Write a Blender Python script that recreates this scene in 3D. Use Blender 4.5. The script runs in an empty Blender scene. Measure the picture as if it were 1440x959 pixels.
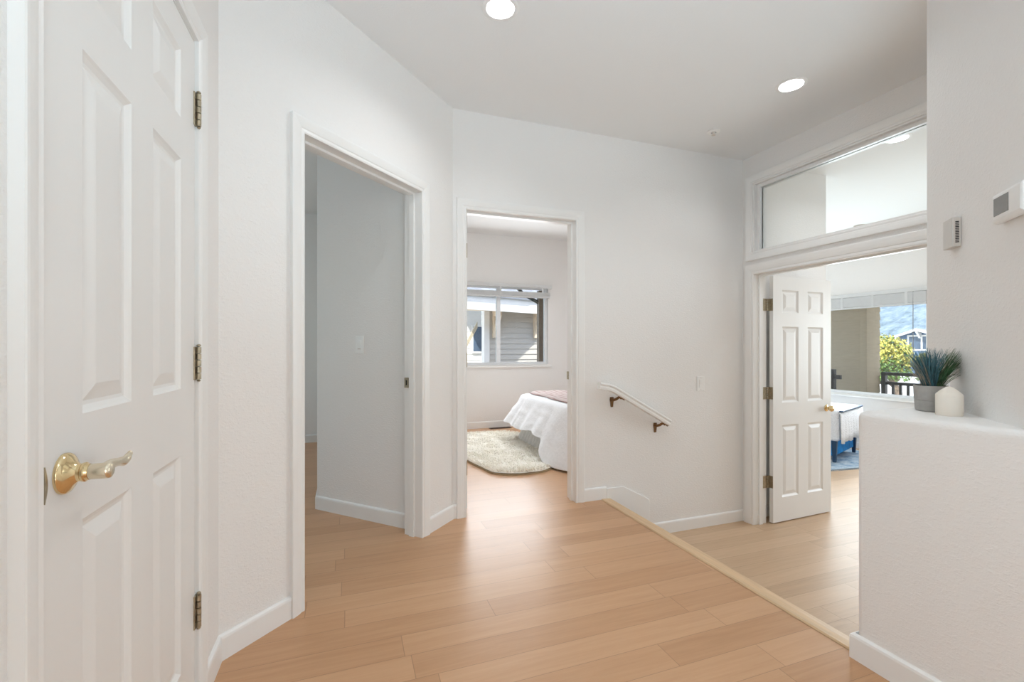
import bpy, bmesh, math, random
from mathutils import Vector, Matrix
random.seed(7)
S = bpy.context.scene
COL = S.collection
PI = math.pi

# ------------------------------------------------------------------ camera, sky, sun, exposure
cam = bpy.data.cameras.new('camera')
cam.sensor_width = 36.0
cam.lens = 639.2 / 1440 * 36.0
cam.shift_y = (487.6 - 479.5) / 1440
cam.clip_start = 0.02
cam.clip_end = 2000
camo = bpy.data.objects.new('camera', cam)
camo.location = (0, 0, 1.13)
camo.rotation_euler = (PI / 2, 0, -0.3452)
COL.objects.link(camo)
S.camera = camo
S.view_settings.view_transform = 'Standard'
S.view_settings.look = 'None'
S.view_settings.gamma = 1.0
S.view_settings.use_curve_mapping = False
S.view_settings.exposure = 0.08
S.cycles.use_denoising = True
S.cycles.max_bounces = 14
S.cycles.diffuse_bounces = 8
S.cycles.transparent_max_bounces = 16
S.cycles.sample_clamp_indirect = 6.0
S.cycles.caustics_reflective = False
S.cycles.caustics_refractive = False

W = bpy.data.worlds.new('world')
S.world = W
W.use_nodes = True
wn = W.node_tree
bg = wn.nodes['Background']
sky = wn.nodes.new('ShaderNodeTexSky')
sky.sky_type = 'NISHITA'
sky.sun_disc = False
sky.sun_elevation = math.radians(48)
sky.sun_rotation = math.radians(130)
hz = wn.nodes.new('ShaderNodeMix')
hz.data_type = 'RGBA'
hz.inputs[0].default_value = 0.45          # thin haze whitens the sky
hz.inputs[7].default_value = (1.15, 1.2, 1.25, 1)
wn.links.new(sky.outputs[0], hz.inputs[6])
wn.links.new(hz.outputs[2], bg.inputs[0])
bg.inputs[1].default_value = 0.6

SUN_DIR = Vector((-0.50, -0.50, 0.70)).normalized()
sl = bpy.data.lights.new('sun', 'SUN')
sl.energy = 6.5
sl.angle = math.radians(0.6)
sl.color = (1.0, 0.965, 0.91)
so = bpy.data.objects.new('sun', sl)
so.rotation_euler = SUN_DIR.to_track_quat('Z', 'Y').to_euler()
so.location = (5, -6, 12)
COL.objects.link(so)


def area(name, loc, direction, sx, sy, watts, color=(1, 1, 1), spread=180, portal=False):
    l = bpy.data.lights.new(name, 'AREA')
    l.shape = 'RECTANGLE'
    l.size, l.size_y = sx, sy
    l.energy = watts
    l.color = color
    l.spread = math.radians(spread)
    if portal:
        l.cycles.is_portal = True
    o = bpy.data.objects.new(name, l)
    o.location = loc
    o.rotation_euler = Vector(direction).to_track_quat('-Z', 'Y').to_euler()
    COL.objects.link(o)
    return o


# daylight through the windows, and added fill lamps out of view
area('fill_rear', (0.62, -3.12, 1.35), (0, 1, 0.05), 1.9, 2.2, 5, (0.88, 0.95, 1.0))  # added fill behind the camera, set at an invented window
area('fill_at_ceiling', (0.35, -0.9, 0.55), (0.50, 2.0, 2.6), 0.8, 0.5, 15.0, (0.57, 0.83, 1.0), 95)  # added fill to brighten the ceiling, no fixture there
area('fill_at_left_wall', (0.85, -0.7, 1.0), (-1.0, -0.62, -0.05), 0.8, 1.0, 22, (0.68, 0.88, 1.0), 95)  # added fill bounced off the left wall to brighten the partition
area('daylight_lounge_window', (6.80, 4.60, 1.15), (-1, 0, -0.05), 1.8, 1.35, 64, (0.84, 0.95, 1.0))
area('fill_lounge_side', (6.80, 1.6, 1.15), (-1, 0, -0.05), 1.7, 1.35, 46, (0.84, 0.95, 1.0))  # added fill for the lounge, set at an invented window
area('daylight_bedroom_window', (2.0, 5.98, 1.42), (0, -1, -0.1), 1.35, 1.0, 31, (0.92, 0.97, 1.0))
area('daylight_side_room_window', (-3.0, 4.0, 1.4), (1, 0, -0.1), 1.5, 1.2, 12.5, (0.58, 0.88, 1.0))

CAN_W = [6.0, 5.2, 4.4, 1.2, 5.0, 5.0, 5.0, 9.0, 3.0]          # watts of each ceiling can, dimmed at the rear
H = 2.70             # ceiling
ZL = -0.33           # lower floor


# ------------------------------------------------------------------ node helpers and materials
class NT:
    def __init__(self, m):
        self.t = m.node_tree
        self.N = self.t.nodes
        self.L = self.t.links

    def n(self, kind, **kw):
        o = self.N.new(kind)
        for k, v in kw.items():
            setattr(o, k, v)
        return o

    def put(self, sock, v):
        if hasattr(v, 'is_linked') or isinstance(v, bpy.types.NodeSocket):
            self.L.new(v, sock)
        else:
            sock.default_value = v

    def math(self, op, a, b=None, c=None):
        o = self.n('ShaderNodeMath', operation=op)
        self.put(o.inputs[0], a)
        if b is not None:
            self.put(o.inputs[1], b)
        if c is not None:
            self.put(o.inputs[2], c)
        return o.outputs[0]

    def noise(self, vec, scale, detail=3, rough=0.5, dist=0.0):
        o = self.n('ShaderNodeTexNoise')
        if vec is not None:
            self.L.new(vec, o.inputs['Vector'])
        o.inputs['Scale'].default_value = scale
        o.inputs['Detail'].default_value = detail
        o.inputs['Roughness'].default_value = rough
        o.inputs['Distortion'].default_value = dist
        return o.outputs[0]

    def ramp(self, fac, stops):
        o = self.n('ShaderNodeValToRGB')
        e = o.color_ramp.elements
        while len(e) < len(stops):
            e.new(0.5)
        for i, (p, c) in enumerate(stops):
            e[i].position = p
            e[i].color = (*c, 1)
        self.L.new(fac, o.inputs[0])
        return o.outputs[0]

    def mix(self, fac, a, b, mode='MIX'):
        o = self.n('ShaderNodeMix', data_type='RGBA', blend_type=mode)
        self.put(o.inputs[0], fac)
        for s, v in ((o.inputs[6], a), (o.inputs[7], b)):
            if isinstance(v, tuple):
                s.default_value = (*v, 1) if len(v) == 3 else v
            else:
                self.L.new(v, s)
        return o.outputs[2]

    def bump(self, height, strength, dist=0.01):
        o = self.n('ShaderNodeBump')
        o.inputs['Strength'].default_value = strength
        o.inputs['Distance'].default_value = dist
        self.L.new(height, o.inputs['Height'])
        return o.outputs[0]

    def coord(self):
        return self.n('ShaderNodeTexCoord').outputs['Object']

    def mapped(self, scale=(1, 1, 1), rot=(0, 0, 0)):
        m = self.n('ShaderNodeMapping')
        self.L.new(self.coord(), m.inputs['Vector'])
        m.inputs['Scale'].default_value = scale
        m.inputs['Rotation'].default_value = rot
        return m.outputs[0]


def base_mat(name, color, rough=0.5, metal=0.0, spec=0.5):
    m = bpy.data.materials.new(name)
    m.use_nodes = True
    b = m.node_tree.nodes['Principled BSDF']
    b.inputs['Base Color'].default_value = (*color, 1)
    b.inputs['Roughness'].default_value = rough
    b.inputs['Metallic'].default_value = metal
    b.inputs['Specular IOR Level'].default_value = spec
    return m, b, NT(m)


def mat(name, color, rough=0.5, metal=0.0, spec=0.5, var=0.04, scale=30, bump=0.0, bscale=120, bdist=0.004, stretch=(1, 1, 1)):
    """plain procedural material: slight colour variation and an optional grain in the bump"""
    m, b, t = base_mat(name, color, rough, metal, spec)
    v = t.mapped(stretch)
    f = t.noise(v, scale, 4)
    lo = tuple(max(0, c * (1 - var)) for c in color)
    hi = tuple(min(1, c * (1 + var)) for c in color)
    t.L.new(t.ramp(f, [(0.3, lo), (0.7, hi)]), b.inputs['Base Color'])
    if bump:
        t.L.new(t.bump(t.noise(v, bscale, 3), bump, bdist), b.inputs['Normal'])
    return m


M = {}
# orange-peel painted drywall
m, b, t = base_mat('wall_paint', (0.82, 0.805, 0.788), 0.62, 0, 0.35)
v = t.coord()
h1 = t.noise(t.mapped((1, 1, 1.8)), 62, 3, 0.55, 0.3)
h2 = t.noise(v, 210, 2)
hh = t.math('ADD', t.math('MULTIPLY', t.math('SMOOTH_MAX', h1, 0.48, 0.08), 1.0), t.math('MULTIPLY', h2, 0.25))
t.L.new(t.bump(hh, 0.62, 0.005), b.inputs['Normal'])
M['wall'] = m
m, b, t = base_mat('ceiling_paint', (0.81, 0.81, 0.805), 0.8, 0, 0.25)
t.L.new(t.bump(t.noise(t.coord(), 120, 3), 0.25, 0.003), b.inputs['Normal'])
M['ceiling'] = m
M['trim'] = mat('trim_white_enamel', (0.83, 0.825, 0.81), 0.33, 0, 0.45, 0.012, 4, 0.05, 60, 0.002, (1, 1, 0.1))
M['door'] = mat('door_white_enamel', (0.82, 0.815, 0.80), 0.35, 0, 0.45, 0.012, 5, 0.10, 140, 0.002, (1, 1, 0.08))
M['plastic'] = mat('white_plastic', (0.84, 0.835, 0.82), 0.35, 0, 0.5, 0.01)
M['plastic_beige'] = mat('beige_plastic', (0.66, 0.61, 0.56), 0.45, 0, 0.4, 0.02)
M['plastic_grey'] = mat('warm_grey_plastic', (0.64, 0.62, 0.59), 0.45, 0, 0.4, 0.02)
M['brass'] = mat('polished_brass', (0.80, 0.63, 0.36), 0.13, 1.0, 0.5, 0.05, 25)
M['satin_nickel'] = mat('satin_lever', (0.80, 0.72, 0.56), 0.24, 1.0, 0.5, 0.04, 30)
M['antique'] = mat('antique_brass', (0.42, 0.36, 0.26), 0.36, 0.7, 0.5, 0.18, 60)
M['antique_dark'] = mat('dark_hinge_gap', (0.07, 0.045, 0.025), 0.6, 0.3, 0.3, 0.1)
M['bronze'] = mat('brown_bronze', (0.20, 0.105, 0.045), 0.4, 0.6, 0.5, 0.15, 50)
M['dark'] = mat('dark_slot', (0.035, 0.03, 0.028), 0.7, 0, 0.3, 0.1)
M['lcd'] = mat('grey_lcd', (0.24, 0.24, 0.235), 0.22, 0, 0.5, 0.06, 40)
M['black_metal'] = mat('black_railing_paint', (0.035, 0.03, 0.03), 0.45, 0.2, 0.5, 0.1)
M['chrome'] = mat('polished_reflector', (0.92, 0.92, 0.91), 0.22, 0.35, 0.5, 0.01)
M['pot'] = mat('grey_stoneware', (0.36, 0.345, 0.325), 0.7, 0, 0.3, 0.07, 60, 0.1, 300, 0.001)
M['wax'] = mat('cream_wax', (0.83, 0.765, 0.68), 0.5, 0, 0.4, 0.02, 30)
M['soil'] = mat('dark_soil', (0.05, 0.035, 0.025), 0.9, 0, 0.2, 0.3, 200, 0.4, 200)
M['blade_teal'] = mat('teal_grass_blade', (0.065, 0.165, 0.195), 0.5, 0, 0.4, 0.35, 25)
M['blade_green'] = mat('green_grass_blade', (0.035, 0.10, 0.035), 0.5, 0, 0.4, 0.35, 25)
M['blade_dry'] = mat('dry_grass_blade', (0.36, 0.31, 0.24), 0.6, 0, 0.3, 0.25, 25)
M['linen'] = mat('white_linen', (0.79, 0.80, 0.82), 0.85, 0, 0.2, 0.03, 40, 0.35, 45, 0.01)
M['skirt'] = mat('pale_grey_bed_skirt', (0.70, 0.705, 0.69), 0.9, 0, 0.2, 0.06, 40, 0.25, 60, 0.008)
M['mattress'] = mat('white_mattress', (0.78, 0.78, 0.77), 0.9, 0, 0.2, 0.02)
M['bench_blue'] = mat('blue_velvet', (0.012, 0.20, 0.52), 0.75, 0, 0.3, 0.3, 14)
M['bench_leg'] = mat('navy_leg', (0.012, 0.045, 0.10), 0.4, 0, 0.5, 0.1)
M['knit'] = mat('white_knit', (0.80, 0.81, 0.84), 0.95, 0, 0.2, 0.05, 60, 0.8, 70, 0.02)
M['vinyl'] = mat('white_vinyl', (0.82, 0.84, 0.86), 0.35, 0, 0.45, 0.01)
M['blind'] = mat('white_blind', (0.88, 0.89, 0.89), 0.5, 0, 0.4, 0.03, 20)
m = M['blind']
t = NT(m)
tl = t.n('ShaderNodeBsdfTranslucent')
tl.inputs[0].default_value = (0.9, 0.9, 0.9, 1)
mx = t.n('ShaderNodeMixShader')
mx.inputs[0].default_value = 0.45
t.L.new(t.N['Principled BSDF'].outputs[0], mx.inputs[1])
t.L.new(tl.outputs[0], mx.inputs[2])
t.L.new(mx.outputs[0], t.N['Material Output'].inputs[0])
M['register'] = mat('brown_register', (0.09, 0.05, 0.028), 0.45, 0.3, 0.5, 0.1)
M['concrete'] = mat('pale_concrete', (0.62, 0.60, 0.56), 0.9, 0, 0.2, 0.12, 3)
M['siding_tan'] = mat('tan_siding', (0.54, 0.465, 0.34), 0.75, 0, 0.3, 0.05, 8, 0.15, 60, 0.004, (1, 1, 6))
M['siding_grey'] = mat('grey_siding', (0.52, 0.49, 0.44), 0.75, 0, 0.3, 0.05, 8, 0.15, 60, 0.004, (1, 1, 6))
M['siding_cream'] = mat('cream_siding', (0.78, 0.76, 0.72), 0.75, 0, 0.3, 0.04, 8, 0.1, 60, 0.004, (1, 1, 6))
M['ext_cream'] = mat('cream_exterior_trim', (0.74, 0.62, 0.47), 0.6, 0, 0.3, 0.04, 8)
M['ext_white'] = mat('white_exterior_trim', (0.80, 0.78, 0.74), 0.6, 0, 0.3, 0.03, 8)
M['downspout'] = mat('brown_downspout', (0.16, 0.115, 0.075), 0.5, 0.2, 0.4, 0.1)
M['gutter'] = mat('dark_green_gutter', (0.055, 0.06, 0.05), 0.5, 0.2, 0.4, 0.1)
M['siding_blue'] = mat('blue_siding', (0.14, 0.215, 0.32), 0.75, 0, 0.3, 0.06, 3, 0.1, 40, 0.01, (1, 1, 6))
M['roof'] = mat('grey_shingle', (0.30, 0.31, 0.33), 0.9, 0, 0.2, 0.2, 6)
M['ext_glass'] = mat('dark_window_glass', (0.08, 0.12, 0.18), 0.08, 0, 0.6, 0.2, 2)
M['leaf_a'] = mat('yellow_green_leaf', (0.50, 0.46, 0.10), 0.5, 0, 0.4, 0.25, 3)
M['leaf_b'] = mat('green_leaf', (0.13, 0.22, 0.05), 0.5, 0, 0.4, 0.3, 3)
M['bark'] = mat('grey_brown_bark', (0.20, 0.15, 0.11), 0.9, 0, 0.2, 0.3, 12, 0.5, 20)

# hill: hazy blue-green scrub
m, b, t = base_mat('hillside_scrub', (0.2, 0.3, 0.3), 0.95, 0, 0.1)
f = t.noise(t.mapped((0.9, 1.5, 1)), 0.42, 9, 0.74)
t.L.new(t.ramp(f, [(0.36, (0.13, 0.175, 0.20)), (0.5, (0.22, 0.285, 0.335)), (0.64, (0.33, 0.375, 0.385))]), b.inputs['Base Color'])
M['hill'] = m

# glass: clear with fresnel reflection
m = bpy.data.materials.new('clear_glass')
m.use_nodes = True
t = NT(m)
t.N.remove(t.N['Principled BSDF'])
out = t.N['Material Output']
tr = t.n('ShaderNodeBsdfTransparent')
tr.inputs[0].default_value = (0.97, 0.985, 0.985, 1)
gl = t.n('ShaderNodeBsdfGlossy')
gl.inputs['Roughness'].default_value = 0.01
fr = t.n('ShaderNodeFresnel')
fr.inputs['IOR'].default_value = 1.35
mx = t.n('ShaderNodeMixShader')
t.L.new(fr.outputs[0], mx.inputs[0])
t.L.new(tr.outputs[0], mx.inputs[1])
t.L.new(gl.outputs[0], mx.inputs[2])
t.L.new(mx.outputs[0], out.inputs[0])
M['glass'] = m

# lit lens of a ceiling can
m, b, t = base_mat('lit_lens', (0.9, 0.9, 0.9), 0.5)
b.inputs['Emission Color'].default_value = (1.0, 0.98, 0.95, 1)
b.inputs['Emission Strength'].default_value = 3.0
M['lens'] = m


def wood_floor(name, tones, rough=0.3):
    """oak planks 127 mm wide running along X, each plank its own tone"""
    m, b, t = base_mat(name, tones[1], rough, 0, 0.42)
    sep = t.n('ShaderNodeSeparateXYZ')
    t.L.new(t.coord(), sep.inputs[0])
    x, y = sep.outputs[0], sep.outputs[1]
    yr = t.math('DIVIDE', t.math('SUBTRACT', y, 0.042), 0.127)
    row = t.math('FLOOR', yr)
    fy = t.math('SUBTRACT', yr, row)
    wn1 = t.n('ShaderNodeTexWhiteNoise', noise_dimensions='1D')
    t.L.new(row, wn1.inputs['W'])
    xr = t.math('ADD', t.math('DIVIDE', x, 1.15), t.math('MULTIPLY', wn1.outputs[0], 7.3))
    pl = t.math('FLOOR', xr)
    fx = t.math('SUBTRACT', xr, pl)
    cmb = t.n('ShaderNodeCombineXYZ')
    t.L.new(row, cmb.inputs[0])
    t.L.new(pl, cmb.inputs[1])
    wn2 = t.n('ShaderNodeTexWhiteNoise', noise_dimensions='2D')
    t.L.new(cmb.outputs[0], wn2.inputs['Vector'])
    rnd = wn2.outputs[0]
    # grain
    g = t.n('ShaderNodeCombineXYZ')
    t.L.new(t.math('MULTIPLY', x, 1.6), g.inputs[0])
    t.L.new(t.math('MULTIPLY', y, 26.0), g.inputs[1])
    t.L.new(t.math('MULTIPLY', rnd, 40.0), g.inputs[2])
    n1 = t.noise(g.outputs[0], 1.6, 6, 0.6, 0.6)
    g2 = t.n('ShaderNodeCombineXYZ')
    t.L.new(t.math('MULTIPLY', x, 5.0), g2.inputs[0])
    t.L.new(t.math('MULTIPLY', y, 160.0), g2.inputs[1])
    t.L.new(t.math('MULTIPLY', rnd, 17.0), g2.inputs[2])
    n2 = t.noise(g2.outputs[0], 1.0, 3, 0.5)
    val = t.math('ADD', t.math('MULTIPLY', rnd, 0.26), t.math('ADD', t.math('MULTIPLY', n1, 0.50), t.math('MULTIPLY', n2, 0.12)))
    col = t.ramp(val, [(0.15, tones[0]), (0.40, tones[1]), (0.68, tones[2])])
    # seams
    ey = t.math('MINIMUM', fy, t.math('SUBTRACT', 1.0, fy))
    ex = t.math('MINIMUM', fx, t.math('SUBTRACT', 1.0, fx))
    sy = t.math('LESS_THAN', ey, 0.0085)
    sx = t.math('LESS_THAN', ex, 0.0012)
    seam = t.math('MAXIMUM', sy, sx)
    dk = t.mix(t.math('MULTIPLY', seam, 0.42), col, (0.14, 0.075, 0.035))
    t.L.new(dk, b.inputs['Base Color'])
    t.L.new(t.math('ADD', rough, t.math('MULTIPLY', n1, 0.12)), b.inputs['Roughness'])
    hgt = t.math('SUBTRACT', t.math('MULTIPLY', n2, 0.25), seam)
    t.L.new(t.bump(hgt, 0.25, 0.0015), b.inputs['Normal'])
    return m


M['oak'] = wood_floor('oak_planks', [(0.45, 0.243, 0.123), (0.54, 0.308, 0.166), (0.62, 0.372, 0.212)], 0.26)
M['oak_daylit'] = wood_floor('oak_planks_daylit', [(0.42, 0.28, 0.17), (0.53, 0.36, 0.225), (0.62, 0.44, 0.29)], 0.33)  # greyer than the upper oak: daylight tint put into the colour
M['nosing'] = mat('pale_oak_nosing', (0.66, 0.46, 0.275), 0.4, 0, 0.4, 0.10, 6, 0.1, 60, 0.001, (12, 1, 12))

# fluffy rug, woven rug, patterned throw
m, b, t = base_mat('cream_fleece', (0.8, 0.77, 0.68), 0.95, 0, 0.15)
f = t.noise(t.coord(), 14, 4, 0.6)
t.L.new(t.ramp(f, [(0.3, (0.86, 0.82, 0.73)), (0.6, (0.92, 0.89, 0.82))]), b.inputs['Base Color'])
M['fleece'] = m
t.L.new(t.bump(t.noise(t.coord(), 60, 3), 0.35, 0.01), b.inputs['Normal'])
M['fleece_edge'] = mat('tan_hide_edge', (0.34, 0.26, 0.16), 0.9, 0, 0.2, 0.15)
m, b, t = base_mat('blue_grey_rug', (0.3, 0.4, 0.5), 0.95, 0, 0.1)
f = t.noise(t.coord(), 9, 6, 0.75)
t.L.new(t.ramp(f, [(0.35, (0.16, 0.25, 0.36)), (0.5, (0.34, 0.42, 0.50)), (0.66, (0.55, 0.58, 0.60))]), b.inputs['Base Color'])
t.L.new(t.bump(t.noise(t.coord(), 120, 2), 0.5, 0.01), b.inputs['Normal'])
M['rug_blue'] = m
m, b, t = base_mat('blush_throw', (0.5, 0.35, 0.33), 0.95, 0, 0.1)
wv = t.n('ShaderNodeTexWave', wave_type='BANDS', bands_direction='X')
t.L.new(t.mapped((1, 1, 1)), wv.inputs['Vector'])
wv.inputs['Scale'].default_value = 4.0
wv.inputs['Distortion'].default_value = 3.0
wv.inputs['Detail'].default_value = 3
t.L.new(t.ramp(wv.outputs[1], [(0.1, (0.42, 0.30, 0.28)), (0.4, (0.62, 0.54, 0.52)), (0.8, (0.56, 0.47, 0.45))]), b.inputs['Base Color'])
M['throw'] = m


# ------------------------------------------------------------------ geometry helpers
class MB:
    """collects shapes into one mesh; a Frame maps local coordinates to the world"""

    def __init__(self):
        self.bm = bmesh.new()

    def verts(self, pts):
        return [self.bm.verts.new(p) for p in pts]

    def face(self, vs):
        try:
            return self.bm.faces.new(vs)
        except ValueError:
            return None

    def box(self, x0, x1, y0, y1, z0, z1, fr=None):
        P = [(x0, y0, z0), (x1, y0, z0), (x1, y1, z0), (x0, y1, z0), (x0, y0, z1), (x1, y0, z1), (x1, y1, z1), (x0, y1, z1)]
        v = self.verts([fr(*p) if fr else p for p in P])
        for f in ((0, 3, 2, 1), (4, 5, 6, 7), (0, 1, 5, 4), (1, 2, 6, 5), (2, 3, 7, 6), (3, 0, 4, 7)):
            self.face([v[i] for i in f])
        return v

    def prism(self, poly, z0, z1, fr=None):
        a = self.verts([fr(x, y, z0) if fr else (x, y, z0) for x, y in poly])
        c = self.verts([fr(x, y, z1) if fr else (x, y, z1) for x, y in poly])
        n = len(poly)
        self.face(a[::-1])
        self.face(c)
        for i in range(n):
            self.face([a[i], a[(i + 1) % n], c[(i + 1) % n], c[i]])
        return a, c

    def loft(self, rings, close_ring=True, caps=True, close_path=False):
        R = [self.verts(r) for r in rings]
        n = len(R[0])
        k = len(R)
        for i in range(k if close_path else k - 1):
            A, B = R[i], R[(i + 1) % k]
            for j in range(n if close_ring else n - 1):
                self.face([A[j], A[(j + 1) % n], B[(j + 1) % n], B[j]])
        if caps and not close_path:
            self.face(R[0][::-1])
            self.face(R[-1])
        return R

    def lathe(self, prof, origin=(0, 0, 0), axis=(0, 0, 1), seg=24, caps=True, ph=0.0):
        ax = Vector(axis).normalized()
        e = ax.orthogonal().normalized()
        g = ax.cross(e)
        o = Vector(origin)
        rings = []
        for r, h in prof:
            r = max(r, 1e-5)
            rings.append([o + ax * h + (e * math.cos(2 * PI * i / seg + ph) + g * math.sin(2 * PI * i / seg + ph)) * r for i in range(seg)])
        return self.loft(rings, True, caps)

    def tube(self, pts, r, seg=8, rr=None):
        pts = [Vector(p) for p in pts]
        rings = []
        for i, p in enumerate(pts):
            d = (pts[min(i + 1, len(pts) - 1)] - pts[max(i - 1, 0)]).normalized()
            ref = Vector((0, 0, 1)) if abs(d.z) < 0.9 else Vector((1, 0, 0))
            e = d.cross(ref).normalized()
            g = e.cross(d)
            q = rr[i] if rr else r
            rings.append([p + (e * math.cos(2 * PI * j / seg) + g * math.sin(2 * PI * j / seg)) * q for j in range(seg)])
        return self.loft(rings)

    def build(self, name, material, parent=None, bevel=0.0, smooth=False, seg=2, origin=None, angle=40):
        bm = self.bm
        bmesh.ops.recalc_face_normals(bm, faces=bm.faces[:])
        me = bpy.data.meshes.new(name)
        if origin is not None:
            bmesh.ops.translate(bm, verts=bm.verts[:], vec=-Vector(origin))
        bm.to_mesh(me)
        bm.free()
        me.materials.append(material)
        o = bpy.data.objects.new(name, me)
        if origin is not None:
            o.location = origin
        COL.objects.link(o)
        if parent is not None:
            o.parent = parent
            o.matrix_parent_inverse = parent.matrix_basis.inverted()
        if smooth:
            for p in me.polygons:
                p.use_smooth = True
            me.set_sharp_from_angle(angle=math.radians(angle))
        if bevel:
            md = o.modifiers.new('bevel', 'BEVEL')
            md.width = bevel
            md.segments = seg
            md.limit_method = 'ANGLE'
            md.angle_limit = math.radians(35)
        return o


def frame(ox, oy, ux, uy, nx, ny):
    """local (along the wall, out of the wall, up) to world"""
    return lambda a, b, z: Vector((ox + ux * a + nx * b, oy + uy * a + ny * b, z))


def tag(o, label, cat, group=None, kind=None):
    o['label'] = label
    o['category'] = cat
    if group:
        o['group'] = group
    if kind:
        o['kind'] = kind
    return o


def empty(name, loc, label, cat, rz=0.0, group=None, kind=None):
    o = bpy.data.objects.new(name, None)
    o.empty_display_size = 0.05
    o.location = loc
    o.rotation_euler = (0, 0, rz)
    COL.objects.link(o)
    return tag(o, label, cat, group, kind)


def struct(o, label, cat):
    return tag(o, label, cat, None, 'structure')


def wall_mb(fr, a0, a1, z0, z1, thick, holes=()):
    mb = MB()
    A = sorted({a0, a1, *[h[0] for h in holes], *[h[1] for h in holes]})
    Z = sorted({z0, z1, *[h[2] for h in holes], *[h[3] for h in holes]})
    A = [x for x in A if a0 <= x <= a1]
    Z = [x for x in Z if z0 <= x <= z1]
    for i in range(len(A) - 1):
        # merge solid runs in z
        run = None
        for j in range(len(Z) - 1):
            am, zm = (A[i] + A[i + 1]) / 2, (Z[j] + Z[j + 1]) / 2
            solid = not any(h[0] < am < h[1] and h[2] < zm < h[3] for h in holes)
            if solid:
                run = [Z[j], Z[j + 1]] if run is None else [run[0], Z[j + 1]]
            if (not solid or j == len(Z) - 2) and run is not None:
                mb.box(A[i], A[i + 1], -thick, 0, run[0], run[1], fr)
                run = None
    return mb


CASING = [(0, 0), (0, 0.010), (0.006, 0.013), (0.018, 0.011), (0.022, 0.014), (0.040, 0.018), (0.056, 0.020), (0.063, 0.020), (0.066, 0.0185), (0.066, 0)]


def casing_mb(fr, a0, a1, z0, z1, prof=CASING, closed=False, scale=1.0):
    mb = MB()
    if closed:
        path = [((a0, z0), (-1, -1)), ((a0, z1), (-1, 1)), ((a1, z1), (1, 1)), ((a1, z0), (1, -1))]
    else:
        path = [((a0, z0), (-1, 0)), ((a0, z1), (-1, 1)), ((a1, z1), (1, 1)), ((a1, z0), (1, 0))]
    rings = [[fr(p[0] + d[0] * w * scale, bb, p[1] + d[1] * w * scale) for w, bb in prof] for p, d in path]
    mb.loft(rings, True, True, closed)
    return mb


def jamb_mb(fr, a0, a1, z0, z1, thick, t=0.018, front=0.0, stop_b=-0.062, stop_w=0.012, stop_t=0.035):
    """jamb lining inside an opening, with its door stop"""
    mb = MB()
    for (x0, x1, y0, y1) in ((a0 - t, a0, z0, z1), (a1, a1 + t, z0, z1), (a0 - t, a1 + t, z1, z1 + t)):
        mb.box(x0, x1, -thick, front, y0, y1, fr)
    if stop_w:
        for (x0, x1, y0, y1) in ((a0, a0 + stop_w, z0, z1), (a1 - stop_w, a1, z0, z1), (a0 + stop_w, a1 - stop_w, z1 - stop_w, z1)):
            mb.box(x0, x1, stop_b - stop_t, stop_b, y0, y1, fr)
    return mb


BASE = [(0, 0), (0.013, 0), (0.013, 0.078), (0.011, 0.086), (0.006, 0.090), (0, 0.092)]


def base_mb(pts, side, z=0.0, prof=BASE):
    """baseboard swept along a floor-plan polyline; side=+1 room on the left of the direction"""
    mb = MB()
    P = [Vector(p) for p in pts]
    nrm = []
    for i in range(len(P) - 1):
        d = (P[i + 1] - P[i]).normalized()
        nrm.append(Vector((-d.y, d.x)) * side)
    rings = []
    for i, p in enumerate(P):
        if i == 0:
            k = nrm[0]
        elif i == len(P) - 1:
            k = nrm[-1]
        else:
            k = (nrm[i - 1] + nrm[i])
            k = k / (1 + nrm[i - 1].dot(nrm[i]))
        rings.append([Vector((p.x + k.x * w, p.y + k.y * w, z + h)) for w, h in prof])
    mb.loft(rings)
    return mb


# ------------------------------------------------------------------ frames of the walls
XL, YB, XR = -0.44, 2.948, 3.128
C0 = Vector((0.645, 2.948))
UA = Vector((-0.7173, -0.6968))
NA = Vector((0.6968, -0.7173))
F_left = frame(XL, 0, 0, 1, 1, 0)
F_diag = frame(C0.x, C0.y, UA.x, UA.y, NA.x, NA.y)
F_back = frame(0, YB, 1, 0, 0, -1)
F_right = frame(XR, 0, 0, 1, -1, 0)
XH = 1.732            # face of the half wall
YH = 1.131            # its far end
YC = 0.667            # where the cut corner of the full-height wall starts
YT = 1.191            # far end of the full-height wall


def A2(t, b=0.0):
    p = C0 + UA * t + NA * b
    return (p.x, p.y)


# ------------------------------------------------------------------ shell: floors, ceiling, walls
mb = MB()
mb.prism([(-3.3, -3.3), (1.752, -3.3), (1.752, 3.0), (4.12, 3.0), (4.12, 6.2), (-3.3, 6.2)], -0.2, 0.0)
struct(mb.build('floor', M['oak']), 'upper oak plank floor of the hall, running on into the bedroom', 'floor')
mb = MB()
mb.box(1.74, 7.0, -1.2, 6.2, ZL - 0.2, ZL)
struct(mb.build('floor_lower', M['oak_daylit']), 'lower oak floor two steps down, in front of the open six-panel door', 'floor')
mb = MB()
mb.box(1.752, 1.80, -1.0, 2.936, -0.33, -0.022)
mb.box(1.80, 2.085, YH + 0.01, 2.934, -0.33, -0.165)
struct(mb.build('floor_step', M['oak_daylit']), 'oak tread hidden below the edge of the upper floor', 'step')

CANS = [(0.662, 2.00), (2.497, 1.998), (0.662, 0.10), (0.662, -1.75), (3.89, 2.24), (5.5, 2.24), (5.5, 0.2), (2.4, 4.5), (-1.6, 4.3)]  # cans out of view are added to brighten their rooms
RC = 0.068
mb = MB()
bm = mb.bm
edges = []


def loop(pts):
    vs = [bm.verts.new(p) for p in pts]
    for i in range(len(vs)):
        edges.append(bm.edges.new((vs[i], vs[(i + 1) % len(vs)])))


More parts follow.
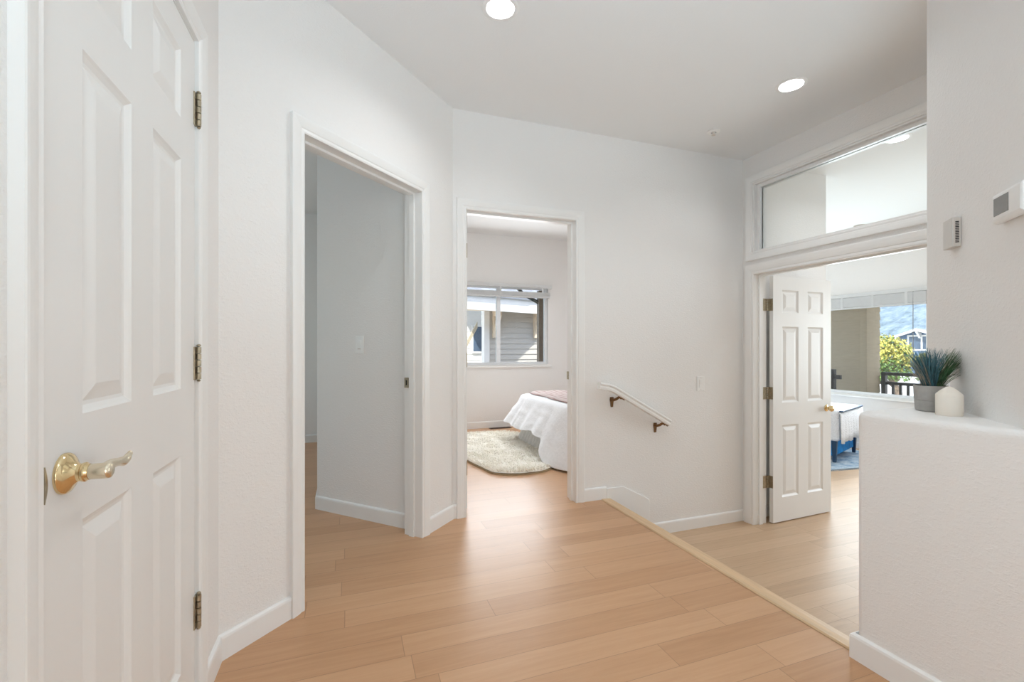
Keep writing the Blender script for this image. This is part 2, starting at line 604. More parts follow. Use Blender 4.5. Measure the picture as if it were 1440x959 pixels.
loop([(-3.4, -3.4, H), (7.1, -3.4, H), (7.1, 6.3, H), (-3.4, 6.3, H)])
for cx, cy in CANS:
    loop([(cx + RC * math.cos(2 * PI * i / 32), cy + RC * math.sin(2 * PI * i / 32), H) for i in range(32)])
bmesh.ops.triangle_fill(bm, use_beauty=True, edges=edges)
mb.box(-3.4, 7.1, -3.4, 6.3, H + 0.16, H + 0.3)
co = mb.build('ceiling', M['ceiling'])
struct(co, 'flat white ceiling over the whole hall', 'ceiling')

# left wall with the closet door
D1 = (0.884, 1.623, 2.055)
struct(wall_mb(F_left, -3.3, 1.894, 0, H, 0.12, [(D1[0] - 0.018, D1[1] + 0.018, 0, D1[2] + 0.018)]).build('wall_left', M['wall']),
       'left wall holding the closed white door with the brass lever', 'wall')
# diagonal wall
DA = (0.338, 1.155, 2.045)
struct(wall_mb(F_diag, 0, 1.5126, 0, H, 0.12, [(DA[0] - 0.018, DA[1] + 0.018, 0, DA[2] + 0.018)]).build('wall_diagonal', M['wall']),
       'angled wall with the doorless opening into the dim side room', 'wall')
# back wall (goes on behind the open door as the side of the bedroom)
DB = (0.736, 1.549, 2.045)
struct(wall_mb(F_back, 0.645, 4.12, ZL, H, 0.12, [(DB[0] - 0.018, DB[1] + 0.018, -0.02, DB[2] + 0.018)]).build('wall_back', M['wall']),
       'back wall carrying the handrail and the bedroom doorway', 'wall')
# right wall with double door opening and transom
DR = (1.31, 2.833, 1.722)
TR = (1.31, 2.842, 1.905, 2.469)
struct(wall_mb(F_right, 0.9, YB, ZL, H, 0.13, [(DR[0], DR[1] + 0.018, ZL, DR[2] + 0.018), TR]).build('wall_right', M['wall']),
       'right wall around the wide doorway and the glazed transom', 'wall')

# partition on the right: full-height body with a cut corner, and the low ledge filling the corner
mb = MB()
mb.prism([(XH, -3.3), (XH, YC), (XH + (YT - YC), YT), (XR + 0.13, YT), (XR + 0.13, -3.3)], ZL, H)
struct(mb.build('wall_partition', M['wall']), 'near white partition with the cut corner, thermostat hanging on it', 'wall')
mb = MB()
a, c = mb.prism([(XH, YC), (XH, YH), (XH + (YH - YC) + 0.02, YH), (XH + 0.12, YC + 0.03)], ZL, 0.900)
es = []
for e in mb.bm.edges:
    s = {e.verts[0], e.verts[1]}
    if s == {c[0], c[1]} or s == {c[1], c[2]} or s == {a[1], c[1]}:
        es.append(e)
bmesh.ops.bevel(mb.bm, geom=es, offset=0.026, segments=5, profile=0.5, affect='EDGES')
struct(mb.build('wall_ledge', M['wall'], smooth=True, angle=35), 'low half wall with rounded edges carrying the potted grass', 'wall')

# rear and outer walls
struct(wall_mb(frame(0, -3.2, 1, 0, 0, 1), -0.6, 3.3, ZL, H, 0.12, [(-0.36, 1.6, 0.2, 2.5)]).build('wall_rear', M['wall']),  # window opening here is invented, for the added rear fill
       'rear wall of the hall behind the camera', 'wall')
# side wall seen through the diagonal opening: solid block of the closet between the rooms
s0 = A2(0.262, -0.121)
s1 = A2(0.262, -0.952)
mb = MB()
mb.prism([s0, s1, (s1[0], 5.88), (0.70, 5.88), (0.70, 3.069), (0.52, 3.0)], 0, H)
struct(mb.build('wall_side', M['wall']), 'shaded white wall inside the side room with the dimmer switch', 'wall')
struct(wall_mb(frame(0, 5.86, 1, 0, 0, -1), -3.3, 0.7, 0, H, 0.12).build('wall_side_room', M['wall']), 'far wall of the dim side room', 'wall')
struct(wall_mb(frame(-3.2, 0, 0, 1, 1, 0), 1.7, 6.0, 0, H, 0.12, [(3.2, 4.8, 0.8, 2.0)]).build('wall_side_outer', M['wall']), 'outer window wall of the side room', 'wall')
struct(wall_mb(frame(0, 1.86, 1, 0, 0, 1), -3.3, -0.50, 0, H, 0.12).build('wall_closet', M['wall']), 'wall between closet and side room', 'wall')
struct(wall_mb(frame(-1.2, 0, 0, 1, 1, 0), 0.0, 1.8, 0, H, 0.1).build('wall_closet_back', M['wall']), 'wall behind the closed closet door', 'wall')
# bedroom
WB = (1.24, 2.757, 0.865, 2.005)
YW = 6.08
struct(wall_mb(frame(0, YW, 1, 0, 0, -1), 0.60, 4.12, 0, H, 0.14, [WB]).build('wall_bedroom', M['wall']), 'bedroom wall with the sliding window', 'wall')
struct(wall_mb(frame(4.0, 0, 0, 1, -1, 0), YB + 0.12, YW + 0.14, ZL, H, 0.12).build('wall_bedroom_side', M['wall']), 'wall between the bedroom and the bright lounge', 'wall')
# lounge beyond the double doorway
XW = 6.9
WL1 = (3.635, 5.62, 0.43, 1.90)
WL2 = (0.7, 2.5, 0.43, 1.90)
struct(wall_mb(frame(XW, 0, 0, 1, -1, 0), -1.2, 6.2, ZL, H, 0.15, [WL1, WL2]).build('wall_lounge', M['wall']), 'bright lounge wall around the large window', 'wall')
struct(wall_mb(frame(0, -1.05, 1, 0, 0, 1), 3.2, 7.0, ZL, H, 0.12).build('wall_lounge_near', M['wall']), 'near wall of the lounge', 'wall')
struct(wall_mb(frame(0, 6.08, 1, 0, 0, -1), 4.12, 7.0, ZL, H, 0.12).build('wall_lounge_far', M['wall']), 'far end wall of the lounge', 'wall')

# ------------------------------------------------------------------ baseboards
struct(base_mb([(XL, 1.688), (XL, 1.894), A2(DA[1] + 0.067)], -1).build('baseboard_left', M['trim']), 'white baseboard wrapping the corner beside the closed door', 'baseboard')
struct(base_mb([A2(DA[0] - 0.067), (C0.x, C0.y), (DB[0] - 0.067, YB)], -1).build('baseboard_diagonal', M['trim']), 'short baseboard in the corner between the two openings', 'baseboard')
struct(base_mb([(DB[1] + 0.067, YB), (1.802, YB)], -1).build('baseboard_back', M['trim']), 'baseboard piece between the bedroom casing and the step', 'baseboard')
struct(base_mb([(2.182, YB), (XR, YB), (XR, DR[1] + 0.084)], -1, ZL).build('baseboard_lower', M['trim']), 'baseboard along the lower floor under the handrail', 'baseboard')
struct(base_mb([(XH, -3.19), (XH, YH), (XH + 0.045, YH)], 1).build('baseboard_ledge', M['trim']), 'baseboard around the foot of the low half wall', 'baseboard')
struct(base_mb([s0, s1, (s1[0], 5.85)], 1).build('baseboard_side', M['trim']), 'baseboard inside the dim side room', 'baseboard')
struct(base_mb([(-3.2, 5.86), (s1[0], 5.86)], -1).build('baseboard_side_room', M['trim']), 'baseboard at the far end of the side room', 'baseboard')
struct(base_mb([(0.71, YW), (4.0, YW)], -1).build('baseboard_bedroom', M['trim']), 'baseboard below the bedroom window', 'baseboard')
struct(base_mb([(3.27, YB), (4.12, YB), (4.12, 5.9)], -1, ZL).build('baseboard_lounge', M['trim']), 'baseboard on the wall behind the open door', 'baseboard')
struct(base_mb([(XW, 6.0), (XW, -0.9)], -1, ZL).build('baseboard_window', M['trim']), 'baseboard below the lounge window', 'baseboard')

# ------------------------------------------------------------------ casings and trim
t1 = struct(casing_mb(F_left, D1[0] - 0.006, D1[1] + 0.006, 0, D1[2] + 0.006, scale=0.88).build('trim_1', M['trim']), 'casing around the closed left door', 'door casing')
jamb_mb(F_left, D1[0] - 0.003, D1[1] + 0.003, 0, D1[2] + 0.002, 0.12, 0.014, 0, -0.040, 0.012, 0.03).build('jamb', M['trim'], t1)
mb = MB()
rings = []
for i in range(11):
    z = 0.893 + 0.056 * i / 10
    k = math.sin(PI * i / 10)
    rings.append([F_left(0.8770, 0.0105, z), F_left(0.8770, 0.0125, z), F_left(0.8785 + 0.0065 * k, 0.0120, z), F_left(0.8785 + 0.0065 * k, 0.0100, z)])
mb.loft(rings)
mb.build('strike_plate', M['antique'], t1)['label'] = 'dark curved lip of the latch strike'

t2 = struct(casing_mb(F_diag, DA[0], DA[1], 0, DA[2]).build('trim_2', M['trim']), 'casing around the opening in the angled wall', 'door casing')
jamb_mb(F_diag, DA[0], DA[1], 0, DA[2], 0.12, 0.018, 0.001, -0.045).build('jamb', M['trim'], t2)
mb = MB()
mb.box(DA[0], DA[0] + 0.0135, -0.112, -0.082, 0.885, 0.945, F_diag)
sp = mb.build('strike_plate', M['antique'], t2)
sp['label'] = 'antique brass strike plate'
mb = MB()
mb.box(DA[0], DA[0] + 0.0145, -0.101, -0.092, 0.90, 0.93, F_diag)
mb.build('latch_hole', M['dark'], sp)

t3 = struct(casing_mb(F_back, DB[0], DB[1], 0, DB[2]).build('trim_3', M['trim']), 'casing around the bedroom doorway', 'door casing')
jamb_mb(F_back, DB[0], DB[1], 0, DB[2], 0.12, 0.018, 0.001, -0.045).build('jamb', M['trim'], t3)
mb = MB()
mb.box(DB[1] - 0.0135, DB[1], -0.112, -0.084, 0.888, 0.946, F_back)
mb.build('strike_plate', M['antique'], t3)['label'] = 'dark strike plate'
casing_mb(frame(0, YB + 0.12, 1, 0, 0, 1), DB[0], DB[1], 0, DB[2]).build('bedroom_casing', M['trim'], t3)

t4 = struct(casing_mb(F_right, DR[0], DR[1], ZL, DR[2], scale=1.25).build('trim_4', M['trim']), 'casing around the wide lounge doorway', 'door casing')
jamb_mb(F_right, DR[0], DR[1], ZL, DR[2], 0.13, 0.018, 0.001, -0.045).build('jamb', M['trim'], t4)

# oak nosing at the edge of the upper floor
mb = MB()
pr = [(1.757, 0.0), (1.762, 0.006), (1.80, 0.005), (1.833, 0.002), (1.843, -0.006), (1.846, -0.014), (1.842, -0.024), (1.80, -0.026), (1.757, -0.02)]
mb.loft([[Vector((x, yy, z)) for x, z in pr] for yy in (YH + 0.001, 2.934)])
struct(mb.build('trim_5', M['nosing']), 'pale oak nosing strip along the edge of the upper floor', 'nosing')
# skirt board below the handrail
mb = MB()
mb.prism([(1.803, -0.33), (1.803, 0.078), (1.93, 0.079), (1.955, 0.074), (2.182, -0.045), (2.182, -0.33)], 0, 0.013, lambda a, z, b: F_back(a, b, z))
struct(mb.build('trim_6', M['trim'], bevel=0.003), 'sloping white skirt board beside the two steps', 'skirt board')

# transom window over the doorway
w1 = struct(casing_mb(F_right, TR[0], TR[1], TR[2], TR[3], closed=True).build('window_1', M['trim']), 'interior transom window above the wide doorway', 'window')
mb = MB()
for (a0, a1, z0, z1) in ((TR[0], TR[0] + 0.012, TR[2] + 0.012, TR[3] - 0.012), (TR[1] - 0.012, TR[1], TR[2] + 0.012, TR[3] - 0.012), (TR[0], TR[1], TR[3] - 0.012, TR[3]), (TR[0], TR[1], TR[2], TR[2] + 0.012)):
    mb.box(a0, a1, -0.13, 0.001, z0, z1, F_right)
for (a0, a1, z0, z1) in ((TR[0] + 0.011, TR[0] + 0.034, TR[2] + 0.02, TR[3] - 0.034), (TR[1] - 0.034, TR[1] - 0.011, TR[2] + 0.02, TR[3] - 0.034), (TR[0] + 0.011, TR[1] - 0.011, TR[3] - 0.034, TR[3] - 0.011), (TR[0] + 0.011, TR[1] - 0.011, TR[2] + 0.011, TR[2] + 0.02)):
    mb.box(a0, a1, -0.055, -0.03, z0, z1, F_right)
    mb.box(a0, a1, -0.10, -0.067, z0, z1, F_right)
mb.build('window_frame', M['trim'], w1)
mb = MB()
mb.box(TR[0] + 0.01, TR[1] - 0.01, -0.064, -0.058, TR[2] + 0.01, TR[3] - 0.01, F_right)
mb.build('glass_pane', M['glass'], w1)


# ------------------------------------------------------------------ six-panel doors
def panel_door(name, width, height, thick, origin, rz, label, rows, kind='structure', st=0.105):
    """leaf in the local XZ plane: x from hinge 0 to width, front face y=0, back y=thick"""
    root = empty(name, origin, label, 'door', rz, None, kind)
    mid = 0.114
    pw = (width - 2 * st - mid) / 2
    cols = [(st, st + pw), (st + pw + mid, width - st)]
    xs = [0, cols[0][0], cols[0][1], cols[1][0], cols[1][1], width]
    zs = [0] + [v for r in rows for v in r] + [height]
    mb = MB()
    for side in (0, 1):
        def Y(dep):
            return dep if side == 0 else thick - dep
        for i in range(5):
            for j in range(len(zs) - 1):
                x0, x1, z0, z1 = xs[i], xs[i + 1], zs[j], zs[j + 1]
                if i in (1, 3) and j % 2 == 1:
                    rings = []
                    for ins, dep in ((0, 0), (0.005, 0.004), (0.013, 0.009), (0.020, 0.010), (0.045, 0.003), (0.050, 0.002)):
                        rings.append(mb.verts([(x0 + ins, Y(dep), z0 + ins), (x1 - ins, Y(dep), z0 + ins), (x1 - ins, Y(dep), z1 - ins), (x0 + ins, Y(dep), z1 - ins)]))
                    for k in range(len(rings) - 1):
                        for q in range(4):
                            mb.face([rings[k][q], rings[k][(q + 1) % 4], rings[k + 1][(q + 1) % 4], rings[k + 1][q]])
                    mb.face(rings[-1])
                else:
                    mb.face(mb.verts([(x0, Y(0), z0), (x1, Y(0), z0), (x1, Y(0), z1), (x0, Y(0), z1)]))
    for (x0, z0, x1, z1) in ((0, 0, width, 0), (width, 0, width, height), (width, height, 0, height), (0, height, 0, 0)):
        mb.face(mb.verts([(x0, 0, z0), (x1, 0, z1), (x1, thick, z1), (x0, thick, z0)]))
    bmesh.ops.remove_doubles(mb.bm, verts=mb.bm.verts[:], dist=1e-5)
    o = mb.build('door_panel', M['door'])
    o.parent = root
    return root


def child(o, root):
    o.parent = root
    return o


# closed left door. local x runs from the latch (0) to the hinge edge, front face -y towards the room
ROWS = [(0.21, 0.82), (1.005, 1.645), (1.76, 1.95)]
D1W = 0.733
d1 = panel_door('door_1', D1W, 2.042, 0.035, (XL + 0.001, 0.887, 0.008), PI / 2, 'closed white six-panel door with brass lever handle at far left', ROWS, st=0.118)


def hinge_closed(root, z, e):
    """butt hinge seen from the knuckle side of a closed door; e is the hinge edge, the room at -y"""
    mb = MB()
    mb.box(e - 0.010, e + 0.003, -0.0035, 0.001, z - 0.05, z + 0.05)
    mb.box(e + 0.004, e + 0.012, -0.0035, 0.001, z - 0.05, z + 0.05)
    h = child(mb.build('hinge', M['antique'], bevel=0.0008), root)
    mb = MB()
    kx = e + 0.0065
    for i in range(5):
        z0 = z - 0.05 + 0.02 * i
        mb.lathe([(0.0035, z0 + 0.0006), (0.0068, z0 + 0.0012), (0.0068, z0 + 0.0188), (0.0035, z0 + 0.0194)], (kx, -0.0095, 0), (0, 0, 1), 14)
    mb.lathe([(0.003, z + 0.05), (0.006, z + 0.052), (0.0062, z + 0.055), (0.003, z + 0.058)], (kx, -0.0095, 0), (0, 0, 1), 12)
    mb.lathe([(0.003, z - 0.056), (0.0055, z - 0.053), (0.003, z - 0.05)], (kx, -0.0095, 0), (0, 0, 1), 12)
    mb.build('knuckle', M['antique'], smooth=True).parent = h
    mb = MB()
    for q in (-1, 1):
        mb.box(e - 0.0035, e + 0.0005, -0.0046, -0.003, z + q * 0.021 - 0.010, z + q * 0.021 + 0.010)
    mb.build('knuckle_gap', M['antique_dark']).parent = h


for z in (1.842, 1.072, 0.318):
    hinge_closed(d1, z, D1W)

lv = bpy.data.objects.new('lever_handle', None)
lv.empty_display_size = 0.03
COL.objects.link(lv)
lv.parent = d1
lv.location = (0.064, 0, 0.914)
mb = MB()
mb.lathe([(0.0335, 0.0), (0.0335, 0.003), (0.032, 0.006), (0.027, 0.0095), (0.021, 0.0125), (0.0165, 0.0165), (0.0145, 0.0195), (0.0145, 0.024), (0.0158, 0.0255), (0.0158, 0.0285), (0.014, 0.030), (0.013, 0.034)], (0, 0, 0), (0, -1, 0), 40)
mb.build('rose', M['brass'], smooth=True, angle=30).parent = lv
mb = MB()
mb.lathe([(0.0118, 0.033), (0.0128, 0.035), (0.0132, 0.058), (0.0125, 0.0615), (0.009, 0.0635)], (0, 0, 0), (0, -1, 0), 28)
rings = []
n = 26
for i in range(n + 1):
    s = i / n
    x = -0.008 + s * 0.112
    y = -0.0525 + 0.002 * math.sin(s * PI) + 0.003 * s
    z = 0.004 * math.sin(s * PI * 1.4) - 0.002 * s + 0.012 * max(0, (s - 0.78) / 0.22) ** 1.6
    end = 1.0 if s < 0.96 else 0.75
    hw = (0.0115 - 0.0045 * min(1, s * 1.6) + 0.0020 * math.sin(max(0, s - 0.6) / 0.4 * PI)) * end
    tw = (0.0085 - 0.0025 * min(1, s * 1.5)) * end
    rings.append([Vector((x, y + tw * math.cos(2 * PI * j / 16), z + hw * math.sin(2 * PI * j / 16))) for j in range(16)])
mb.loft(rings)
mb.build('lever', M['satin_nickel'], smooth=True, angle=50).parent = lv

# open leaf of the lounge doorway, hinged on the far jamb and swung into the lounge
rowsR = [(0.20, 0.80), (0.985, 1.62), (1.735, 1.925)]
d2 = panel_door('door_2', 0.722, 2.035, 0.035, (3.288, 2.792, ZL + 0.008), math.radians(2.6), 'open white six-panel door leaf swung into the bright lounge', rowsR)
for z in (1.80, 1.068, 0.335):
    mb = MB()
    mb.box(-0.0022, 0.0, 0.002, 0.034, z - 0.05, z + 0.05)
    h = child(mb.build('hinge', M['antique'], bevel=0.0006), d2)
    mb = MB()
    for i in range(5):
        z0 = z - 0.05 + 0.02 * i
        mb.lathe([(0.004, z0 + 0.0006), (0.0072, z0 + 0.0014), (0.0072, z0 + 0.0186), (0.004, z0 + 0.0194)], (-0.022, 0.036, 0), (0, 0, 1), 12)
    k = mb.build('knuckle', M['antique'], smooth=True)
    k.parent = h
    # leaf screwed to the jamb
    mb = MB()
    mb.box(-0.078, -0.030, 0.0375, 0.0395, z - 0.05, z + 0.05)
    mb.box(-0.016, 0.0, 0.0335, 0.036, z - 0.05, z + 0.05)
    g = mb.build('jamb_leaf', M['antique'])
    g.parent = h
mb = MB()
kp = [(0.030, 0.0), (0.030, 0.003), (0.024, 0.007), (0.014, 0.010), (0.011, 0.020), (0.013, 0.026), (0.024, 0.034), (0.0275, 0.044), (0.024, 0.054), (0.012, 0.059), (0.001, 0.060)]
mb.lathe(kp, (0.662, 0, 0.915), (0, -1, 0), 28)
mb.lathe(kp, (0.662, 0.035, 0.915), (0, 1, 0), 28)
child(mb.build('door_knob', M['brass'], smooth=True, angle=50), d2)
mb = MB()
mb.box(0.7215, 0.7235, 0.006, 0.029, 0.885, 0.945)
mb.box(0.7235, 0.732, 0.012, 0.023, 0.906, 0.924)
child(mb.build('latch', M['antique']), d2)

# bedroom door, swung open behind the left jamb
d3 = panel_door('door_3', 0.80, 2.03, 0.035, (0.776, YB + 0.128, 0.008), PI / 2, 'bedroom door leaf seen edge-on behind the left doorway jamb', rowsR)
for z in (1.79, 1.03, 0.28, 0.03)[:3]:
    mb = MB()
    mb.box(-0.004, 0.0, 0.001, 0.034, z - 0.05, z + 0.05)
    h = child(mb.build('hinge', M['antique']), d3)
    mb = MB()
    mb.lathe([(0.0065, z - 0.05), (0.0065, z + 0.05)], (-0.005, 0.040, 0), (0, 0, 1), 12)
    mb.build('knuckle', M['antique'], smooth=True).parent = h
# jamb leaves of its hinges
for z in (1.79, 1.03, 0.28):
    mb = MB()
    mb.box(DB[0], DB[0] + 0.0022, -0.119, -0.086, z - 0.045, z + 0.057, F_back)
    mb.build('hinge_leaf', M['antique'], t3)['label'] = 'antique brass hinge leaf on the bedroom jamb'

# ------------------------------------------------------------------ handrail
hr = empty('handrail', (1.70, YB, 0.85), 'short white handrail on two bronze brackets above the steps', 'handrail')
prof = [(-0.022, -0.021), (-0.010, -0.026), (0.010, -0.026), (0.022, -0.021), (0.023, -0.008), (0.017, -0.001), (0.017, 0.006), (0.024, 0.013), (0.022, 0.021), (0.012, 0.026), (-0.012, 0.026), (-0.022, 0.021), (-0.024, 0.013), (-0.017, 0.006), (-0.017, -0.001), (-0.023, -0.008)]
path = [(1.708, 0.848), (1.78, 0.836), (1.822, 0.822), (1.850, 0.808), (2.322, 0.546)]
dirs = []
for i in range(len(path)):
    p, q = path[max(i - 1, 0)], path[min(i + 1, len(path) - 1)]
    d = Vector((q[0] - p[0], q[1] - p[1])).normalized()
    dirs.append(d)
mb = MB()
rings = []
for (x, z), d in zip(path, dirs):
    up = Vector((-d.y, d.x))
    rings.append([F_back(x + up.x * h, 0.062 + w, z + up.y * h) for w, h in prof])
mb.loft(rings)
mb.build('rail', M['trim'], hr, smooth=True, angle=40)
for bx, bz in ((1.852, 0.722), (2.240, 0.508)):
    mb = MB()
    # wall plate, arm and saddle under the rail
    pts = [(-0.013, 0.032), (0.013, 0.032), (0.017, 0.012), (0.012, -0.012), (0.009, -0.042), (-0.009, -0.042), (-0.012, -0.012), (-0.017, 0.012)]
    mb.prism([(bx + p, bz + q) for p, q in pts], 0, 0.006, lambda a, z, b_: F_back(a, b_, z))
    dz = 0.0
    top = (bx + 0.046, 0.062, 0.546 + (2.322 - (bx + 0.046)) * 0.555 - 0.030)
    mb.tube([F_back(bx, 0.003, bz + 0.012), F_back(bx + 0.004, 0.022, bz + 0.012), F_back(bx + 0.014, 0.042, bz + 0.020), F_back(bx + 0.030, 0.056, bz + 0.036), F_back(top[0], top[1], top[2] - 0.003)], 0.0100, 10)
    mb.lathe([(0.011, 0.0), (0.012, 0.006), (0.009, 0.016)], F_back(bx, 0.004, bz + 0.014), (0, -1, 0), 14)
    d = Vector((0.874, 0, -0.486))
    c = F_back(*top)
    mb.tube([c - d * 0.028, c + d * 0.028], 0.006, 8)
    mb.build('bracket', M['bronze'], hr, smooth=True, angle=45)['label'] = 'brown bronze rail bracket'


# ------------------------------------------------------------------ small wall fittings
def light_switch(fr, a, z, label, w=0.076, h=0.120, dimmer=False):
    p = fr(a, 0, z)
    root = empty('light_switch', p, label, 'light switch')
    mb = MB()
    mb.box(a - w / 2, a + w / 2, 0, 0.006, z - h / 2, z + h / 2, fr)
    mb.build('switch_plate', M['plastic'], root, bevel=0.003)
    mb = MB()
    mb.box(a - 0.0165, a + 0.0165, 0.005, 0.0085, z - 0.033, z + 0.033, fr)
    mb.box(a - 0.0135, a + 0.0135, 0.008, 0.0105, z - 0.0005, z + 0.030, fr)
    mb.build('rocker', M['plastic'], root, bevel=0.0012)
    if dimmer:
        mb = MB()
        mb.box(a - 0.013, a + 0.013, 0.008, 0.0092, z - 0.029, z - 0.022, fr)
        mb.build('dimmer_slider', M['plastic_beige'], root)
    else:
        for zz in (z - 0.048, z + 0.048):
            mb = MB()
            mb.lathe([(0.0035, 0.005), (0.0035, 0.0066), (0.001, 0.007)], fr(a, 0, zz), fr(0, 1, 0) - fr(0, 0, 0), 10)
            mb.build('screw', M['plastic_beige'], root)
    return root


light_switch(F_back, 2.682, 0.832, 'white rocker light switch on the back wall right of the handrail', 0.078, 0.120)
F_side = frame(*A2(0.262), NA.x * -1, NA.y * -1, UA.x, UA.y)
light_switch(F_side, 0.553, 1.142, 'dimmer switch on the shaded wall inside the side room', 0.072, 0.116, True)

Q = math.sqrt(.5)
F_cut = frame(XH, YC, Q, Q, -Q, Q)
# chime box with slotted side
ca0, ca1, cb = 0.437, 0.515, 0.024
ch = empty('door_chime', F_cut(ca0, 0, 1.49), 'small white box with a slotted side on the near partition', 'chime box')
mb = MB()
mb.box(ca0, ca1, 0, cb, 1.487, 1.592, F_cut)
mb.build('chime_case', M['plastic_grey'], ch, bevel=0.002)
mb = MB()
mb.box(ca0 - 0.0015, ca0 + 0.0005, 0.002, cb - 0.0025, 1.490, 1.589, F_cut)
mb.build('grille_plate', M['plastic_beige'], ch)
mb = MB()
for i in range(13):
    z = 1.5005 + i * 0.0060
    mb.box(ca0 - 0.0024, ca0 - 0.0006, 0.0065, 0.0165, z, z + 0.0036, F_cut)
mb.build('grille', M['dark'], ch)['label'] = 'column of dark slots'
# thermostat
th = empty('thermostat', F_cut(0.08, 0, 1.50), 'white wall thermostat with grey screen at the right edge', 'thermostat')
mb = MB()
a0, a1, z0, z1 = 0.0, 0.162, 1.497, 1.585
mb.loft([[F_cut(a0 + i, bb, z0 + i), F_cut(a1 - i, bb, z0 + i), F_cut(a1 - i, bb, z1 - i), F_cut(a0 + i, bb, z1 - i)][0:4]
         for bb, i in ((0.0, 0.004), (0.006, 0.004), (0.008, 0.0), (0.020, 0.0), (0.027, 0.004), (0.030, 0.011))])
mb.build('thermostat_case', M['plastic'], th, bevel=0.002)
mb = MB()
mb.box(0.066, 0.144, 0.0295, 0.0312, 1.517, 1.569, F_cut)
mb.build('screen', M['lcd'], th, bevel=0.0006)['label'] = 'blank grey screen'

# ------------------------------------------------------------------ ceiling cans and sprinkler


def ceiling_can(x, y, label, watts):
    root = empty('ceiling_light', (x, y, H), label, 'ceiling light', 0, 'recessed ceiling lights')
    mb = MB()
    mb.lathe([(RC + 0.001, 0.004), (RC + 0.016, 0.001), (RC + 0.017, -0.002), (RC + 0.010, -0.005), (RC - 0.002, -0.0045), (RC - 0.004, 0.0)], (x, y, H), (0, 0, 1), 48, caps=False)
    mb.build('trim_ring', M['plastic'], root, smooth=True)
    mb = MB()
    mb.lathe([(RC - 0.004, -0.003), (0.058, 0.022), (0.050, 0.042), (0.048, 0.046), (0.048, 0.06), (RC + 0.004, 0.06), (RC + 0.004, 0.004)], (x, y, H), (0, 0, 1), 48, caps=False)
    mb.build('reflector', M['chrome'], root, smooth=True)
    mb = MB()
    mb.lathe([(0.0478, 0.044), (0.030, 0.038), (0.001, 0.036)], (x, y, H), (0, 0, 1), 32)
    mb.build('lens', M['lens'], root, smooth=True)
    l = bpy.data.lights.new('can_light', 'AREA')
    l.shape = 'DISK'
    l.size = 0.086
    l.energy = watts
    l.color = (0.93, 0.965, 1.0)
    l.spread = math.radians(178)
    o = bpy.data.objects.new('can_light', l)
    o.location = (x, y, H + 0.031)
    COL.objects.link(o)
    o.parent = root
    o.matrix_parent_inverse = root.matrix_basis.inverted()
    return root


LBL = ['recessed ceiling light above the angled wall, cut by the top edge', 'recessed ceiling light near the glazed transom', 'unseen recessed ceiling light added over the camera',
       'unseen recessed ceiling light added at the rear of the hall', 'recessed ceiling light seen through the transom glass', 'unseen recessed ceiling light added deep in the lounge',
       'unseen recessed ceiling light added at the near end of the lounge', 'unseen recessed ceiling light added in the bedroom', 'unseen recessed ceiling light added in the side room']
for (x, y), lb, pw_ in zip(CANS, LBL, CAN_W):
    ceiling_can(x, y, lb, pw_)

sx, sy = 2.505, 2.622
sp = empty('fire_sprinkler', (sx, sy, H), 'small white fire sprinkler rose on the ceiling', 'sprinkler')
mb = MB()
mb.lathe([(0.045, 0.002), (0.046, -0.003), (0.040, -0.007), (0.026, -0.010), (0.018, -0.011), (0.018, 0.002)], (sx, sy, H), (0, 0, 1), 36)
mb.build('escutcheon', M['plastic'], sp, smooth=True)
mb = MB()
mb.lathe([(0.010, 0.0), (0.010, -0.014), (0.006, -0.018), (0.006, -0.024), (0.014, -0.026), (0.014, -0.028), (0.001, -0.0285)], (sx, sy, H), (0, 0, 1), 20)
mb.build('sprinkler_head', M['plastic_beige'], sp, smooth=True)['label'] = 'grey sprinkler head'
sx, sy = 6.225, 4.013
sm = MB()
sm.lathe([(0.065, 0.002), (0.065, -0.022), (0.058, -0.032), (0.03, -0.036), (0.001, -0.036)], (sx, sy, H), (0, 0, 1), 32)
tag(sm.build('smoke_detector', M['plastic_beige'], smooth=True, origin=(sx, sy, H)), 'small round smoke detector on the lounge ceiling seen through the transom', 'smoke detector')

# ------------------------------------------------------------------ pot and candle on the ledge
ZS = 0.900
PX, PY = 1.966, 1.026
pot = empty('potted_grass', (PX, PY, ZS), 'grey round pot of spiky teal grass on the half wall', 'potted plant')
mb = MB()
mb.lathe([(0.0365, 0.0), (0.0412, 0.002), (0.0434, 0.006), (0.0456, 0.038), (0.0442, 0.0385), (0.0442, 0.0405), (0.0461, 0.041), (0.0485, 0.089), (0.0482, 0.0915), (0.0445, 0.0915), (0.0438, 0.087), (0.0431, 0.076), (0.0010, 0.076)], (PX, PY, ZS), (0, 0, 1), 56)
mb.build('pot', M['pot'], pot, smooth=True, angle=30)
mb = MB()
mb.lathe([(0.0432, 0.0765), (0.0432, 0.083), (0.0219, 0.087), (0.0010, 0.088)], (PX, PY, ZS), (0, 0, 1), 30)
mb.build('soil', M['soil'], pot, smooth=True)
RIGHT = Vector((math.cos(0.3452), -math.sin(0.3452), 0))
FWD = Vector((math.sin(0.3452), math.cos(0.3452), 0))
rg = random.Random(5)


